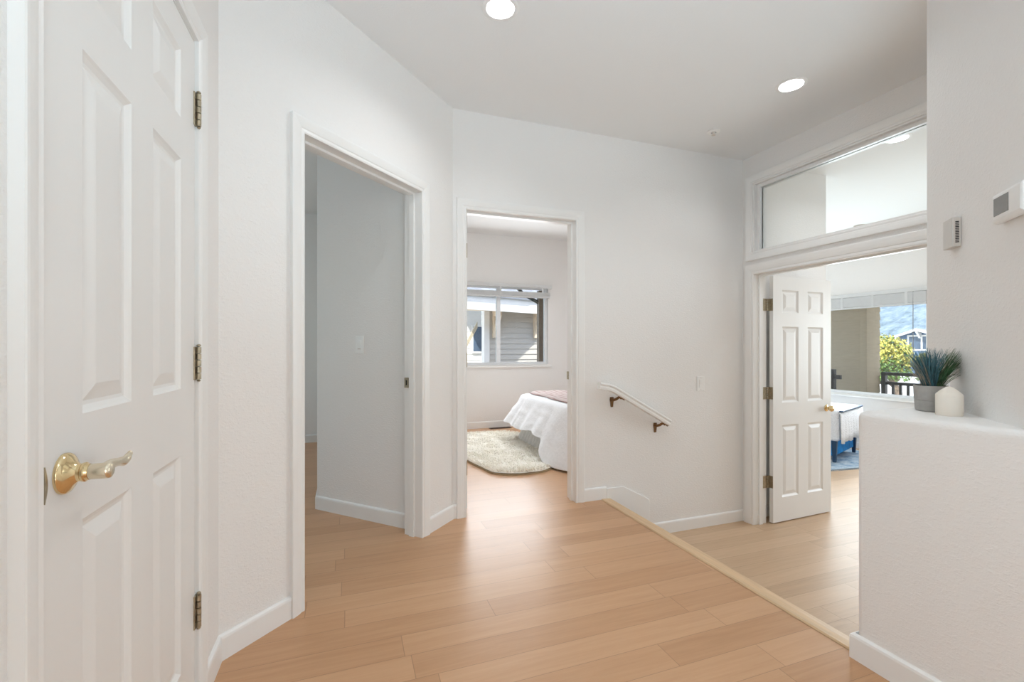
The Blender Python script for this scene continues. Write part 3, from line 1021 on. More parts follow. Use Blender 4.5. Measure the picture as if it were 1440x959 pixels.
def blades(name, material, count, base_off, lean, spread, length, width):
    """a tuft of thin curved grass blades; lean in metres along right / forward"""
    mb = MB()
    for _ in range(count):
        a = rg.uniform(0, 2 * PI)
        rr = 0.019 * math.sqrt(rg.random())
        b0 = Vector((PX, PY, ZS + 0.084)) + RIGHT * (base_off + rr * math.cos(a)) + FWD * (rr * math.sin(a))
        a2 = rg.uniform(0, 2 * PI)
        q = spread * math.sqrt(rg.random())
        L = length * rg.uniform(0.78, 1.05)
        tip = b0 + RIGHT * (lean[0] + q * math.cos(a2)) + FWD * (lean[1] + q * math.sin(a2) * 0.7)
        hor = (tip - b0)
        zz = math.sqrt(max(L * L - hor.length_squared, (0.35 * L) ** 2))
        tip = tip + Vector((0, 0, zz))
        side = (tip - b0).cross(Vector((rg.uniform(-1, 1), rg.uniform(-1, 1), 0.2))).normalized()
        prev = None
        for k in range(4):
            s = k / 3
            p = b0.lerp(tip, s)
            p = p + Vector((0, 0, 0.010 * math.sin(s * PI)))
            w = width * (1 - 0.75 * s)
            n2 = side.cross(tip - b0).normalized() * w * 0.5
            cur = mb.verts([p - side * w, p + n2, p + side * w])
            if prev:
                for j in range(3):
                    mb.face([prev[j], prev[(j + 1) % 3], cur[(j + 1) % 3], cur[j]])
            prev = cur
        mb.face(prev)
    return mb.build(name, material, pot)


blades('grass_tuft', M['blade_teal'], 420, -0.004, (-0.010, 0.0), 0.062, 0.138, 0.0011)['label'] = 'dense teal tuft'
blades('grass_tuft', M['blade_green'], 190, 0.014, (0.082, 0.0), 0.030, 0.150, 0.0011)['label'] = 'dark green tuft leaning right'
blades('grass_tuft', M['blade_dry'], 46, -0.008, (-0.058, 0.0), 0.035, 0.128, 0.0007)['label'] = 'thin pale blades leaning left'
blades('grass_tuft', M['blade_dry'], 34, 0.012, (0.075, 0.0), 0.045, 0.140, 0.0007)['label'] = 'thin pale blades leaning right'

CX, CY = 1.897, 0.939
cd = empty('pillar_candle', (CX, CY, ZS), 'short cream pillar candle beside the grey pot', 'candle')
mb = MB()
mb.lathe([(0.0337, 0.0), (0.0348, 0.002), (0.0349, 0.068), (0.0342, 0.071), (0.0222, 0.084), (0.0089, 0.0945), (0.0010, 0.097)], (CX, CY, ZS), (0, 0, 1), 56)
mb.build('wax', M['wax'], cd, smooth=True, angle=35)
mb = MB()
mb.tube([(CX, CY, ZS + 0.095), (CX + 0.001, CY, ZS + 0.104), (CX + 0.0025, CY, ZS + 0.110)], 0.0014, 8)
mb.build('wick', M['linen'], cd, smooth=True)

# ------------------------------------------------------------------ bedroom
# window 2: sliding window in the far bedroom wall
F_bed = frame(0, YW, 1, 0, 0, -1)


def vinyl_window(name, fr, hole, label, mull, depth=0.14, fw=0.045, set_back=0.05):
    a0, a1, z0, z1 = hole
    mb = MB()
    t = 0.012
    for (x0, x1, y0, y1) in ((a0, a0 + t, z0 + t, z1 - t), (a1 - t, a1, z0 + t, z1 - t), (a0, a1, z0, z0 + t), (a0, a1, z1 - t, z1)):
        mb.box(x0, x1, -depth, 0.001, y0, y1, fr)
    root = struct(mb.build(name, M['trim']), label, 'window')
    mb = MB()
    b0, b1 = -set_back - 0.045, -set_back
    for (x0, x1, y0, y1) in ((a0, a0 + fw, z0 + fw, z1 - fw), (a1 - fw, a1, z0 + fw, z1 - fw), (a0, a1, z0, z0 + fw), (a0, a1, z1 - fw, z1)):
        mb.box(x0, x1, b0, b1, y0, y1, fr)
    for m_ in mull:
        mb.box(m_ - 0.028, m_ + 0.028, b0 + 0.004, b1 + 0.006, z0 + fw * .6, z1 - fw * .6, fr)
    mb.build('window_frame', M['vinyl'], root, bevel=0.003)
    mb = MB()
    mb.box(a0 + fw * 0.7, a1 - fw * 0.7, b0 + 0.018, b0 + 0.024, z0 + fw * 0.7, z1 - fw * 0.7, fr)
    mb.build('glass_pane', M['glass'], root)
    return root


w2 = vinyl_window('window_2', F_bed, WB, 'bedroom sliding window facing the neighbouring house', [2.0])
mb = MB()
mb.box(WB[0] - 0.05, WB[1] + 0.04, -0.10, 0.030, WB[2] - 0.028, WB[2], F_bed)
mb.build('window_sill', M['trim'], w2, bevel=0.005)
mb = MB()
mb.box(1.955, 1.975, -0.055, -0.025, 1.42, 1.50, F_bed)
mb.build('sash_latch', M['vinyl'], w2, bevel=0.004)

bl = empty('window_blind', F_bed(2.0, 0.0, 2.0), 'raised white blind at the top of the bedroom window', 'window blind')
mb = MB()
mb.box(WB[0] - 0.02, WB[1] + 0.03, 0.001, 0.055, 1.975, 2.02, F_bed)
mb.build('headrail', M['blind'], bl, bevel=0.004)
mb = MB()
for i in range(7):
    mb.box(WB[0] + 0.0, WB[1] + 0.005, 0.004, 0.050, 1.855 + 0.0085 * i, 1.8626 + 0.0085 * i, F_bed)
mb.build('slat_stack', M['blind'], bl)
mb = MB()
mb.box(WB[0] + 0.0, WB[1] + 0.005, 0.004, 0.050, 1.832, 1.852, F_bed)
mb.build('bottom_rail', M['blind'], bl, bevel=0.003)
for x in (1.40, 2.0, 2.64):
    mb = MB()
    mb.box(x - 0.012, x + 0.012, 0.0505, 0.052, 1.835, 1.98, F_bed)
    mb.build('ladder_tape', M['blind'], bl)

# floor register
mb = MB()
mb.box(1.83, 2.14, 5.95, 6.05, 0.0, 0.004)
fr_ = tag(mb.build('floor_register', M['register'], origin=(1.985, 6.0, 0)), 'brown floor register below the bedroom window', 'floor vent')
mb = MB()
for i in range(24):
    mb.box(1.845 + i * 0.012, 1.850 + i * 0.012, 5.965, 6.035, 0.0035, 0.006)
mb.build('grille', M['dark'], fr_)

# bed
bed = empty('bed', (2.95, 4.48, 0), 'bed with a white coverlet behind the bedroom doorway', 'bed')
BX0, BX1, BY0, BY1, BZ = 1.985, 3.95, 3.84, 5.16, 0.565
mb = MB()
mb.box(BX0 + 0.03, BX1, BY0 + 0.03, BY1 - 0.03, 0.30, BZ - 0.012)
mb.build('mattress', M['mattress'], bed, bevel=0.05, seg=4)
mb = MB()
for lx in (BX0 + 0.12, BX1 - 0.12):
    for ly in (BY0 + 0.12, BY1 - 0.12):
        mb.box(lx - 0.03, lx + 0.03, ly - 0.03, ly + 0.03, 0, 0.12)
mb.box(BX0 + 0.06, BX1, BY0 + 0.06, BY1 - 0.06, 0.12, 0.30)
mb.build('bed_base', M['mattress'], bed)


def outline(x0, x1, y0, y1, r, step=0.03):
    """open path: far side (from the head) - foot - near side, rounded corners"""
    pts = []
    n = int((x1 - x0 - r) / step)
    for i in range(n):
        pts.append((Vector((x1 - (x1 - x0 - r) * i / n, y1)), Vector((0, 1))))
    for i in range(9):
        a = PI / 2 + PI / 2 * i / 8
        pts.append((Vector((x0 + r + r * math.cos(a), y1 - r + r * math.sin(a))), Vector((math.cos(a), math.sin(a)))))
    n = int((y1 - y0 - 2 * r) / step)
    for i in range(1, n):
        pts.append((Vector((x0, y1 - r - (y1 - y0 - 2 * r) * i / n)), Vector((-1, 0))))
    for i in range(9):
        a = PI + PI / 2 * i / 8
        pts.append((Vector((x0 + r + r * math.cos(a), y0 + r + r * math.sin(a))), Vector((math.cos(a), math.sin(a)))))
    n = int((x1 - x0 - r) / step)
    for i in range(1, n + 1):
        pts.append((Vector((x0 + r + (x1 - x0 - r) * i / n, y0)), Vector((0, -1))))
    return pts


# bed skirt
mb = MB()
rings = []
for i, (p, d) in enumerate(outline(BX0 + 0.035, BX1, BY0 + 0.035, BY1 - 0.035, 0.05, 0.014)):
    w = 0.007 * math.sin(i * 1.15) + 0.005 * math.sin(i * 0.43 + 1)
    ring = []
    for k in range(5):
        s = k / 4
        q = p + d * (0.0 + (0.125 + w) * s)
        ring.append(Vector((q.x, q.y, 0.31 - 0.302 * s)))
    rings.append(ring)
mb.loft(rings, close_ring=False, caps=False)
sk = mb.build('bed_skirt', M['skirt'], bed, smooth=True, angle=80)
md = sk.modifiers.new('thickness', 'SOLIDIFY')
md.thickness = 0.003

# coverlet: hanging sides plus top
from mathutils import noise as mnoise
mb = MB()
pts = outline(BX0, BX1, BY0, BY1, 0.09, 0.022)
nP = len(pts)
foot_far = Vector((BX0, BY1))
foot_near = Vector((BX0, BY0))
rings = []
for i, (p, d) in enumerate(pts):
    dn = (p - foot_near).length
    df = (p - foot_far).length
    # hem height: short at the foot, reaching the floor at the near corner and side
    near_side = p.y < BY0 + 0.05
    hem = 0.235 + 0.02 * math.sin(p.y * 9)
    if near_side:
        hem = 0.018
    elif dn < 0.26:
        k = dn / 0.26
        hem = 0.018 + (hem - 0.018) * max(0.0, min(1.0, (k - 0.35) / 0.65)) ** 0.8
    flare = 0.19
    if near_side and p.x > BX0 + 0.25:
        flare = 0.12
    elif dn < 0.3:
        flare = 0.19 + 0.07 * (1 - dn / 0.3)
    if df < 0.3:
        flare += 0.03
    ring = []
    K = 14
    for k in range(K + 1):
        s = k / K
        drop = BZ - hem
        rnd = 0.035
        if k == 0:
            off, z = -0.02, BZ
        else:
            e = min(1.0, s * 6)
            off = rnd * math.sin(e * PI / 2) + flare * s ** 1.1
            z = BZ - rnd * (1 - math.cos(e * PI / 2)) * (1 if s < 0.17 else 1) - (drop - rnd) * max(0, (s - 0.06) / 0.94)
        fold = s * (0.020 * math.sin(i * 0.55 + 0.8 * math.sin(i * 0.13)) + 0.016 * mnoise.noise(Vector((i * 0.12, s * 1.2, 3.3))))
        crin = 0.012 * mnoise.noise(Vector((p.x * 9, p.y * 9 + s * 2.5, s * 7))) * min(1, s * 4)
        q = p + d * (off + fold + crin)
        ring.append(Vector((q.x, q.y, max(0.012, z + 0.004 * mnoise.noise(Vector((p.x * 6, p.y * 6, s * 4)))))))
    rings.append(ring)
R_ = mb.loft(rings, close_ring=False, caps=False)
# top: strip between matching far-side and near-side points
top = [r[0] for r in R_]
h = nP // 2
L, Rr = top[:h + 1], top[::-1][:h + 1]
n = min(len(L), len(Rr))
for i in range(n - 1):
    if L[i + 1] is not Rr[i + 1]:
        mb.face([L[i], L[i + 1], Rr[i + 1], Rr[i]])
    else:
        mb.face([L[i], L[i + 1], Rr[i]])
cv = mb.build('coverlet', M['linen'], bed, smooth=True, angle=80)
md = cv.modifiers.new('thickness', 'SOLIDIFY')
md.thickness = 0.004
md.offset = 0
md = cv.modifiers.new('soften', 'SUBSURF')
md.levels = md.render_levels = 1

# throw across the bed
mb = MB()
nx, ny = 22, 30
tx0, tx1, ty0, ty1 = 2.04, 3.3, 3.90, 5.11
G = []
for i in range(nx + 1):
    row = []
    for j in range(ny + 1):
        x = tx0 + (tx1 - tx0) * i / nx
        y = ty0 + (ty1 - ty0) * j / ny
        x += 0.025 * mnoise.noise(Vector((y * 4, 1.0, 0))) * (1 if i < 3 else 0.2)
        edge = min(i, nx - i, j, ny - j)
        z = BZ + 0.012 + (0.016 + 0.010 * mnoise.noise(Vector((x * 7, y * 7, 0)))) * min(1, edge / 1.0)
        row.append(mb.bm.verts.new((x, y, z)))
    G.append(row)
for i in range(nx):
    for j in range(ny):
        mb.face([G[i][j], G[i + 1][j], G[i + 1][j + 1], G[i][j + 1]])
tw = mb.build('throw_blanket', M['throw'], smooth=True, angle=80)
md = tw.modifiers.new('thickness', 'SOLIDIFY')
md.thickness = 0.006
tag(tw, 'blush patterned throw spread on the white bed', 'throw')

# fleece rug: hide with tufted pile
RUG = [(1.16, 4.02), (1.20, 3.86), (1.31, 3.765), (1.47, 3.73), (1.63, 3.745), (1.74, 3.80), (1.88, 3.90), (2.02, 4.06), (2.16, 4.4), (2.18, 4.9), (2.12, 5.3), (2.02, 5.55), (1.85, 5.66), (1.62, 5.68), (1.40, 5.66), (1.22, 5.58), (1.10, 5.40), (1.06, 5.1), (1.10, 4.85), (1.06, 4.6), (1.10, 4.3)]


def smooth_closed(P, sub=6):
    out = []
    n = len(P)
    for i in range(n):
        p0, p1, p2, p3 = [Vector(P[(i + k - 1) % n]) for k in range(4)]
        for k in range(sub):
            t = k / sub
            out.append(0.5 * ((2 * p1) + (p2 - p0) * t + (2 * p0 - 5 * p1 + 4 * p2 - p3) * t * t + (3 * p1 - p0 - 3 * p2 + p3) * t ** 3))
    return out


ol = smooth_closed(RUG)
cen = Vector((1.6, 4.7))
mb = MB()
rg = random.Random(11)
mb.loft([[Vector((p.x, p.y, 0.0)) for p in ol], [Vector((p.x, p.y, 0.012)) for p in ol]])
mb.build('hide', M['fleece_edge']).name = 'hide'
hide = bpy.data.objects['hide']
mb = MB()
rings = []
NR = 26
for k in range(NR + 1):
    f = 0.985 * (1 - k / NR) if k < NR else 0.002
    ring = []
    for p in ol:
        x, y = (p.x - cen.x) * f + cen.x, (p.y - cen.y) * f + cen.y
        e = min(1.0, (1 - f) * 9 + 0.12)
        z = 0.010 + e * (0.026 + 0.011 * mnoise.noise(Vector((x * 9, y * 9, 0.5))) + 0.006 * mnoise.noise(Vector((x * 24, y * 24, 3))))
        ring.append(Vector((x, y, z)))
    rings.append(ring)
mb.loft(rings)
rug = tag(mb.build('fleece_rug', M['fleece'], smooth=True, origin=(1.6, 4.7, 0)), 'fluffy cream fleece rug beside the bed', 'rug')
hide.parent = rug
hide.matrix_parent_inverse = rug.matrix_basis.inverted()
hide['label'] = 'tan hide edge'


def inside(p, poly):
    c = False
    j = len(poly) - 1
    for i in range(len(poly)):
        a, b_ = poly[i], poly[j]
        if (a.y > p.y) != (b_.y > p.y) and p.x < (b_.x - a.x) * (p.y - a.y) / (b_.y - a.y) + a.x:
            c = not c
        j = i
    return c


mb = MB()
cnt = 0
while cnt < 8000:
    p = Vector((rg.uniform(1.0, 2.25), rg.uniform(3.68, 5.72)))
    if not inside(p, ol):
        continue
    cnt += 1
    clump = mnoise.noise(Vector((p.x * 7, p.y * 7, 0.5)))
    a = 2.5 * mnoise.noise(Vector((p.x * 5, p.y * 5, 7))) + rg.uniform(-0.7, 0.7) + 3.6
    hgt = 0.043 + 0.012 * clump + rg.uniform(-0.006, 0.006)
    ln = 0.034
    w = 0.0032
    base = Vector((p.x, p.y, 0.024))
    tipv = Vector((p.x + ln * math.cos(a), p.y + ln * math.sin(a), max(0.02, hgt)))
    mid = base.lerp(tipv, 0.5) + Vector((0, 0, 0.010))
    s = Vector((-math.sin(a), math.cos(a), 0)) * w
    f = Vector((math.cos(a), math.sin(a), 0)) * w
    r0 = mb.verts([base + s, base - s * 0.5 + f, base - s * 0.5 - f])
    r1 = mb.verts([mid + s, mid - s * 0.5 + f, mid - s * 0.5 - f])
    tp = mb.bm.verts.new(tipv)
    for j in range(3):
        mb.face([r0[j], r0[(j + 1) % 3], r1[(j + 1) % 3], r1[j]])
        mb.face([r1[j], r1[(j + 1) % 3], tp])
pile = mb.build('pile', M['fleece'], rug)

# ------------------------------------------------------------------ lounge beyond the double doorway
F_win = frame(XW, 0, 0, 1, -1, 0)
w3 = vinyl_window('window_3', F_win, WL1, 'large lounge window above the half wall', [], 0.15, 0.05, 0.06)
w4 = vinyl_window('window_4', F_win, WL2, 'unseen second lounge window added behind the partition for brightness', [1.6], 0.15, 0.05, 0.06)  # invented window, out of view, added to brighten the lounge
for w_, hole in ((w3, WL1), (w4, WL2)):
    mb = MB()
    mb.box(hole[0] - 0.06, hole[1] + 0.06, -0.12, 0.035, hole[2] - 0.03, hole[2], F_win)
    mb.build('window_sill', M['trim'], w_, bevel=0.006)
bl2 = empty('window_blind', F_win(4.6, 0.0, 1.9), 'raised white blind across the top of the lounge window', 'window blind')
mb = MB()
mb.box(WL1[0] - 0.03, WL1[1] + 0.03, 0.001, 0.06, 1.845, 1.895, F_win)
mb.build('headrail', M['blind'], bl2, bevel=0.004)
mb = MB()
for i in range(14):
    mb.box(WL1[0] - 0.01, WL1[1] + 0.01, 0.004, 0.054, 1.705 + 0.0095 * i, 1.7136 + 0.0095 * i, F_win)
mb.build('slat_stack', M['blind'], bl2)
mb = MB()
mb.box(WL1[0] - 0.01, WL1[1] + 0.01, 0.004, 0.054, 1.675, 1.700, F_win)
mb.build('bottom_rail', M['blind'], bl2, bevel=0.003)
for y in (3.84, 4.25, 4.66, 5.07, 5.45):
    mb = MB()
    mb.box(y - 0.016, y + 0.016, 0.0545, 0.0565, 1.68, 1.85, F_win)
    mb.build('ladder_tape', M['blind'], bl2)
mb = MB()
mb.tube([F_win(3.765, 0.05, 1.85), F_win(3.765, 0.052, 1.45), F_win(3.765, 0.05, 1.02)], 0.004, 8)
mb.build('wand', M['lcd'], bl2)['label'] = 'thin grey tilt wand'

# daybed with knitted throw, its end facing the doorway
db = empty('daybed', (5.9, 4.4, ZL), 'blue velvet daybed under the lounge window', 'daybed', math.radians(20))
DL, DWd = 1.5, 0.94      # local x: short end; local y: length going away from the near right corner
ox, oy = -0.04, 0.0
# local frame: x along the short end (towards the window), y along the length
db.location = (5.715, 3.925, ZL)


def dbx(x0, x1, y0, y1, z0, z1):
    mb = MB()
    mb.box(x0, x1, y0, y1, z0, z1)
    return mb


child(dbx(0.05, DWd - 0.05, 0.06, DL, 0.085, 0.28).build('base', M['bench_blue'], bevel=0.012), db)
child(dbx(0.0, DWd, 0.0, DL, 0.28, 0.665).build('mattress', M['knit'], bevel=0.035, seg=4), db)
child(dbx(0.01, DWd - 0.03, -0.040, 0.004, 0.648, 0.667).build('cushion_edge', M['bench_leg'], bevel=0.006), db)
for lx in (0.05, DWd - 0.05):
    for ly in (0.06, DL - 0.06):
        mb = MB()
        mb.loft([[Vector((lx + sx_ * q, ly + sy_ * q, z)) for sx_, sy_ in ((-1, -1), (1, -1), (1, 1), (-1, 1))] for z, q in ((0.012, 0.018), (0.30, 0.030))])
        child(mb.build('leg', M['bench_leg'], bevel=0.003), db)
mb = MB()
rings = []
for i in range(42):
    x = -0.02 + (DWd + 0.04) * i / 41
    ring = []
    w = 0.008 * math.sin(i * 1.3) + 0.006 * math.sin(i * 0.37)
    for k in range(9):
        s = k / 8
        if k < 4:
            ring.append(Vector((x, -0.010 - 0.004 * k, 0.644 - 0.004 * k)))
        else:
            q = (k - 4) / 4
            ring.append(Vector((x, -0.026 - 0.016 * q + w * q, 0.628 - q * (0.36 + 0.012 * math.sin(i * 0.5)))))
    rings.append(ring)
mb.loft(rings, close_ring=False, caps=False)
kt = mb.build('knitted_throw', M['knit'], None, smooth=True, angle=80)
kt.location = db.location
kt.rotation_euler = db.rotation_euler
md = kt.modifiers.new('thickness', 'SOLIDIFY')
md.thickness = 0.012
tag(kt, 'white knitted throw hanging over the end of the blue daybed', 'throw')

# rug under it
mb = MB()
rc = Vector((5.65, 4.9))
ang = math.radians(-6)
ex, ey = Vector((math.cos(ang), math.sin(ang))), Vector((-math.sin(ang), math.cos(ang)))
P0 = Vector((4.55, 3.86))
cs = [P0, P0 + ex * 2.1, P0 + ex * 2.1 + ey * 1.9, P0 + ey * 1.9]
mb.prism([(p.x, p.y) for p in cs], ZL, ZL + 0.010)
rb = tag(mb.build('area_rug', M['rug_blue'], origin=(rc.x, rc.y, ZL)), 'blue grey woven rug under the daybed', 'rug')
mb = MB()
for i in range(80):
    p = P0 + ex * (2.1 * (i + 0.5) / 80)
    mb.tube([(p.x, p.y, ZL + 0.006), (p.x - ey.x * 0.02, p.y - ey.y * 0.02, ZL + 0.004), (p.x - ey.x * 0.04, p.y - ey.y * 0.04, ZL + 0.003)], 0.003, 5)
mb.build('fringe', M['rug_blue'], rb)

# ------------------------------------------------------------------ outside the bedroom window: neighbouring house
nh = empty('neighbour_house', (4.0, 10.5, -1.0), 'pale sided house next door with knee braces under its eave', 'house')


def siding(fr, a0, a1, z0, z1, lap=0.13, thick=0.14):
    mb = MB()
    mb.box(a0, a1, -thick, -0.02, z0, z1, fr)
    n = int((z1 - z0) / lap)
    for i in range(n):
        z = z0 + lap * i
        mb.loft([[fr(a, -0.02, z), fr(a, 0.010, z), fr(a, -0.008, z + lap), fr(a, -0.02, z + lap)] for a in (a0, a1)])
    return mb


F_n = frame(0, 10.5, 1, 0, 0, -1)
siding(F_n, 3.16, 7.5, -1.0, 2.02).build('wall', M['siding_grey'], nh)
mb = MB()
mb.box(3.06, 3.19, -0.20, 0.035, -1.0, 2.02, F_n)
mb.build('corner_board', M['ext_white'], nh)
front = [(2.10, 1.22), (4.03, 0.45), (5.4, 0.16)]      # the eave runs in at an angle towards the right
mb = MB()
mb.prism([(a_, b_ - 0.02) for a_, b_ in front] + [(5.4, 0.02), (2.10, 0.02)], 1.99, 2.03, F_n)
mb.build('soffit', M['ext_cream'], nh)
mb = MB()
mb.loft([[F_n(a_, b_ - 0.05, 1.93), F_n(a_, b_, 1.93), F_n(a_, b_, 2.25), F_n(a_, b_ - 0.05, 2.25)] for a_, b_ in front])
mb.build('fascia', M['ext_white'], nh)
mb = MB()
mb.loft([[F_n(a_, b_ + 0.06, 2.23), F_n(a_, b_ + 0.06, 2.28), F_n(a_, -3.0, 4.2), F_n(a_, -3.0, 4.1)] for a_, b_ in front])
mb.build('roof', M['roof'], nh)
for bx in (3.33, 4.40):
    mb = MB()
    mb.box(bx - 0.06, bx + 0.06, 0.0, 0.10, 1.35, 1.99, F_n)
    mb.box(bx - 0.05, bx + 0.05, 0.0, 0.41, 1.86, 1.99, F_n)
    mb.loft([[F_n(bx + dx, 0.08, 1.45), F_n(bx + dx, 0.08, 1.58), F_n(bx + dx, 0.36, 1.90), F_n(bx + dx, 0.41, 1.86)] for dx in (-0.045, 0.045)])
    mb.build('knee_brace', M['ext_cream'], nh)
# sunlit wing set back on the left
F_n2 = frame(0, 12.6, 1, 0, 0, -1)
siding(F_n2, 1.2, 3.6, -1.0, 4.4, 0.16).build('wing_wall', M['siding_cream'], nh)
mb = MB()
mb.box(3.30, 3.62, 0.01, 0.06, 0.95, 1.75, F_n2)
wf = mb.build('window_trim', M['ext_white'], nh)
mb = MB()
mb.box(3.34, 3.60, 0.055, 0.065, 1.0, 1.70, F_n2)
mb.build('window_pane', M['ext_glass'], wf)
# stair rail in front of it
mb = MB()
mb.loft([[Vector((2.55, y, 0.55)), Vector((3.15, y, 1.62)), Vector((3.15, y, 1.78)), Vector((2.55, y, 0.71))] for y in (11.4, 11.48)])
mb.build('stair_stringer', M['siding_tan'], nh)
# downspout on our own wall beside the window
ds = MB()
ds.box(2.835, 2.925, 6.62, 6.72, -1.0, 2.02)
dso = tag(ds.build('downspout', M['downspout'], bevel=0.01, origin=(2.88, 6.67, -1.0)), 'brown downspout outside the right edge of the bedroom window', 'downspout')
mb = MB()
mb.tube([(2.88, 6.67, 1.80), (2.85, 6.68, 1.83), (2.62, 6.78, 1.98), (2.55, 6.80, 2.06)], 0.028, 10)
mb.build('elbow', M['gutter'], dso, smooth=True)['label'] = 'dark slanted elbow pipe'
mb = MB()
mb.box(1.0, 4.3, 6.72, 6.86, 2.06, 2.16)
mb.build('gutter', M['gutter'], dso)
mb = MB()
mb.box(-3.5, 7.2, 6.25, 6.82, 2.30, 2.38)
struct(mb.build('roof_eave', M['ext_cream']), 'eave over the bedroom window', 'eave')
mb = MB()
mb.box(7.05, 8.05, -1.5, 6.6, 2.35, 2.43)  # added out of view to block the sun
struct(mb.build('shade_lounge', M['ext_cream']), 'unseen overhang added to keep sun off outside the lounge window', 'eave')

# ------------------------------------------------------------------ outside the lounge window
F_e = frame(8.4, 0, 0, 1, -1, 0)
ew = empty('exterior_wing', (8.4, 5.8, -1.2), 'tan sided corner of the building outside the lounge window', 'building wing')
siding(F_e, 5.39, 8.5, -1.2, 3.0, 0.14, 0.2).build('wall', M['siding_tan'], ew)
siding(frame(0, 5.30, 1, 0, 0, -1), 8.41, 8.74, -1.2, 3.0, 0.14, 0.1).build('wall_return', M['siding_tan'], ew)
mb = MB()
mb.box(7.9, 9.6, 3.3, 8.5, 2.45, 2.55)  # slab added above the view to shade the tan wing
mb.build('shade_slab', M['ext_cream'], ew)
siding(frame(0, 3.5, 1, 0, 0, 1), 7.06, 9.6, -1.2, 2.45, 0.165, 0.2).build('shade_wall', M['siding_tan'], ew)  # hidden wall added to block sky and sun from the wing
mb = MB()
mb.box(5.285, 5.39, -0.2, 0.03, -1.2, 3.0, F_e)
mb.build('corner_board', M['siding_tan'], ew, bevel=0.004)

rl = empty('balcony_railing', (8.8, 5.0, -0.35), 'black balcony railing before the yellow green tree', 'railing')
F_r = frame(8.8, 0, 0, 1, -1, 0)
mb = MB()
mb.box(5.235, 5.30, -0.03, 0.03, -0.40, 0.685, F_r)
mb.build('post', M['black_metal'], rl)
mb = MB()
mb.box(4.05, 5.30, -0.03, 0.03, 0.635, 0.69, F_r)
mb.build('top_rail', M['black_metal'], rl, bevel=0.004)
mb = MB()
mb.box(4.05, 5.36, -0.02, 0.02, 0.475, 0.525, F_r)
mb.build('lower_rail', M['black_metal'], rl)
mb = MB()
mb.box(4.05, 5.30, -0.02, 0.02, -0.30, -0.26, F_r)
mb.build('bottom_rail', M['black_metal'], rl)
for i in range(9):
    y = 5.13 - i * 0.112
    mb = MB()
    mb.box(y - 0.016, y + 0.016, -0.014, 0.014, -0.28, 0.48, F_r)
    mb.build('baluster', M['black_metal'], rl)
pr2 = empty('railing_end_post', (7.6, 5.31, -0.4), 'dark end post with a short rail stub against the tan siding', 'railing post')
mb = MB()
mb.box(7.57, 7.63, 5.285, 5.345, -0.4, 0.755)
mb.build('post', M['black_metal'], pr2)
mb = MB()
mb.box(7.58, 7.62, 5.19, 5.29, 0.595, 0.665)
mb.build('rail_stub', M['black_metal'], pr2)
mb = MB()
mb.box(7.06, 8.9, 2.0, 8.4, -0.55, -0.40)
struct(mb.build('floor_balcony', M['concrete']), 'balcony slab outside the lounge window', 'balcony')

mb = MB()
mb.box(-0.8, 3.4, -6.4, -3.32, 2.62, 2.72)  # unseen sun blocker added over the invented rear opening
struct(mb.build('shade_rear', M['ext_cream']), 'unseen roof added to keep sun out of the rear opening', 'patio roof')
mb = MB()
mb.box(-5.2, -3.35, 2.0, 6.4, 2.42, 2.52)  # unseen sun blocker added beside the side room
struct(mb.build('shade_side', M['ext_cream']), 'unseen slab added to keep sun out of the side room', 'eave')
# ground
mb = MB()
mb.box(-60, 120, -60, 160, -1.4, -1.2)
struct(mb.build('ground', M['concrete']), 'pale paved ground around the houses', 'ground')

# tree
tr = empty('garden_tree', (17.0, 9.75, -1.2), 'sunlit yellow green tree behind the balcony railing', 'tree')
tc = Vector((17.0, 10.45, 0.62))
mb = MB()
mb.tube([(17.0, 9.7, -1.2), (17.0, 9.75, -0.4), (16.95, 10.0, 0.2), (17.0, 10.3, 0.8)], 0.09, 10, [0.12, 0.10, 0.08, 0.03])
for k in range(6):
    a = k * 1.05
    mb.tube([(17.0, 9.78, -0.4 + 0.10 * k), (17.0 + 0.4 * math.cos(a), 10.1 + 0.4 * math.sin(a), 0.05 + 0.1 * k), (17.0 + 0.7 * math.cos(a), 10.4 + 0.8 * math.sin(a), 0.4 + 0.06 * k)], 0.04, 7, [0.05, 0.035, 0.012])
mb.build('trunk', M['bark'], tr, smooth=True)
rg = random.Random(3)
lumps = []
for _ in range(46):
    y = tc.y + rg.uniform(-1.4, 1.35)
    top = 0.50 - 0.55 * max(0.0, 0.55 - (y - tc.y + 0.55))
    lumps.append((Vector((tc.x + rg.uniform(-0.8, 0.8), y, tc.z + rg.uniform(-0.75, 1.0) * 0.8 * (0.6 + top))), rg.uniform(0.26, 0.42)))
for nm, mt, cnt in (('foliage', M['leaf_a'], 6500), ('foliage', M['leaf_b'], 3200)):
    mb = MB()
    for _ in range(cnt):
        c, r = rg.choice(lumps)
        v = Vector((rg.gauss(0, 1), rg.gauss(0, 1), rg.gauss(0, 1))).normalized() * r * rg.uniform(0.6, 1.05)
        p = c + v
        if mt is M['leaf_b'] and p.z > tc.z and rg.random() < 0.7:
            p.z -= 0.6
        n = (v.normalized() + Vector((rg.uniform(-.7, .7), rg.uniform(-.7, .7), rg.uniform(-.3, .9)))).normalized()
        e = n.orthogonal().normalized()
        g = n.cross(e)
        q = rg.uniform(0.035, 0.062)
        mb.face(mb.verts([p - e * q, p + g * q * 0.6 + n * 0.01, p + e * q, p - g * q * 0.6 + n * 0.01]))
    mb.build(nm, mt, tr)['label'] = 'sunlit yellow leaves' if mt is M['leaf_a'] else 'darker green leaves'

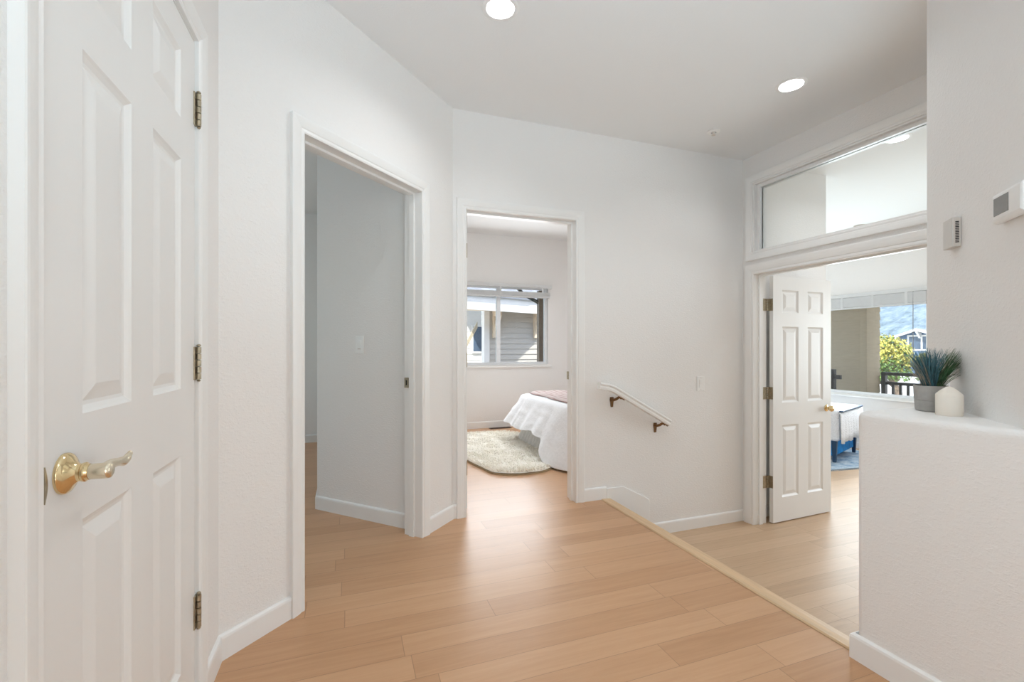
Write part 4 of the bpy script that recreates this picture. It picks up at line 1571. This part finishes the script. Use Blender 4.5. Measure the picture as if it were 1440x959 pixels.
# blue house further off
HX, HY = 45.0, 24.2
bh = empty('blue_house', (HX, HY, -1.2), 'distant blue gabled house with white eaves below the hill', 'house')
ridge_y, ridge_z = 24.20, 2.62
slope = 0.345
F_h = frame(HX, 0, 0, 1, -1, 0)
mb = MB()
hw = 2.1
mb.prism([(ridge_y - hw, -1.2), (ridge_y + hw, -1.2), (ridge_y + hw, ridge_z - hw * slope - 0.1), (ridge_y, ridge_z - 0.1), (ridge_y - hw, ridge_z - hw * slope - 0.1)], -6.0, 0.0, lambda a, z, b_: F_h(a, b_, z))
mb.build('wall', M['siding_blue'], bh)
mb = MB()
ov = 2.75
for sg in (-1, 1):
    mb.loft([[F_h(ridge_y, b_, ridge_z), F_h(ridge_y + sg * ov, b_, ridge_z - ov * slope), F_h(ridge_y + sg * ov, b_, ridge_z - ov * slope - 0.10), F_h(ridge_y, b_, ridge_z - 0.10)] for b_ in (0.52, -6.0)])
mb.build('roof', M['roof'], bh)
mb = MB()
for sg in (-1, 1):
    mb.loft([[F_h(ridge_y, b_, ridge_z + 0.03), F_h(ridge_y + sg * ov, b_, ridge_z - ov * slope + 0.03), F_h(ridge_y + sg * ov, b_, ridge_z - ov * slope - 0.16), F_h(ridge_y, b_, ridge_z - 0.16)] for b_ in (0.60, 0.525)])
mb.build('barge_board', M['ext_white'], bh)
for a in (ridge_y + 1.55, ridge_y - 1.55, ridge_y):
    zt = ridge_z - abs(a - ridge_y) * slope - 0.16
    mb = MB()
    mb.loft([[F_h(a + q, 0.0, zt - 0.62), F_h(a + q, 0.12, zt - 0.62), F_h(a + q, 0.55, zt - 0.12), F_h(a + q, 0.55, zt), F_h(a + q, 0.0, zt)] for q in (-0.08, 0.08)])
    mb.build('knee_brace', M['ext_white'], bh)
y0_, y1_, z0_, z1_ = 23.15, 25.0, 0.93, 1.98
mb = MB()
mb.box(y0_ - 0.14, y1_ + 0.14, 0.0, 0.06, z0_ - 0.14, z1_ + 0.14, F_h)
mb.box((y0_ + y1_) / 2 - 0.06, (y0_ + y1_) / 2 + 0.06, 0.05, 0.10, z0_, z1_, F_h)
wt = mb.build('window_trim', M['ext_white'], bh)
mb = MB()
mb.box(y0_, y1_, 0.055, 0.075, z0_, z1_, F_h)
mb.build('window_pane', M['ext_glass'], wt)

# hillside
mb = MB()
nx, ny = 24, 60
G = []
for i in range(nx + 1):
    row = []
    for j in range(ny + 1):
        s = i / nx
        x = 90 + 170 * s
        y = -40 + 260 * j / ny
        z = -1.3 + 62 * s ** 0.9 + 5 * s * mnoise.noise(Vector((x * 0.03, y * 0.03, 0)))
        row.append(mb.bm.verts.new((x, y, z)))
    G.append(row)
for i in range(nx):
    for j in range(ny):
        mb.face([G[i][j], G[i + 1][j], G[i + 1][j + 1], G[i][j + 1]])
ho = mb.build('hillside', M['hill'], smooth=True, angle=180)
struct(ho, 'hazy scrub covered hillside beyond the houses', 'hill')
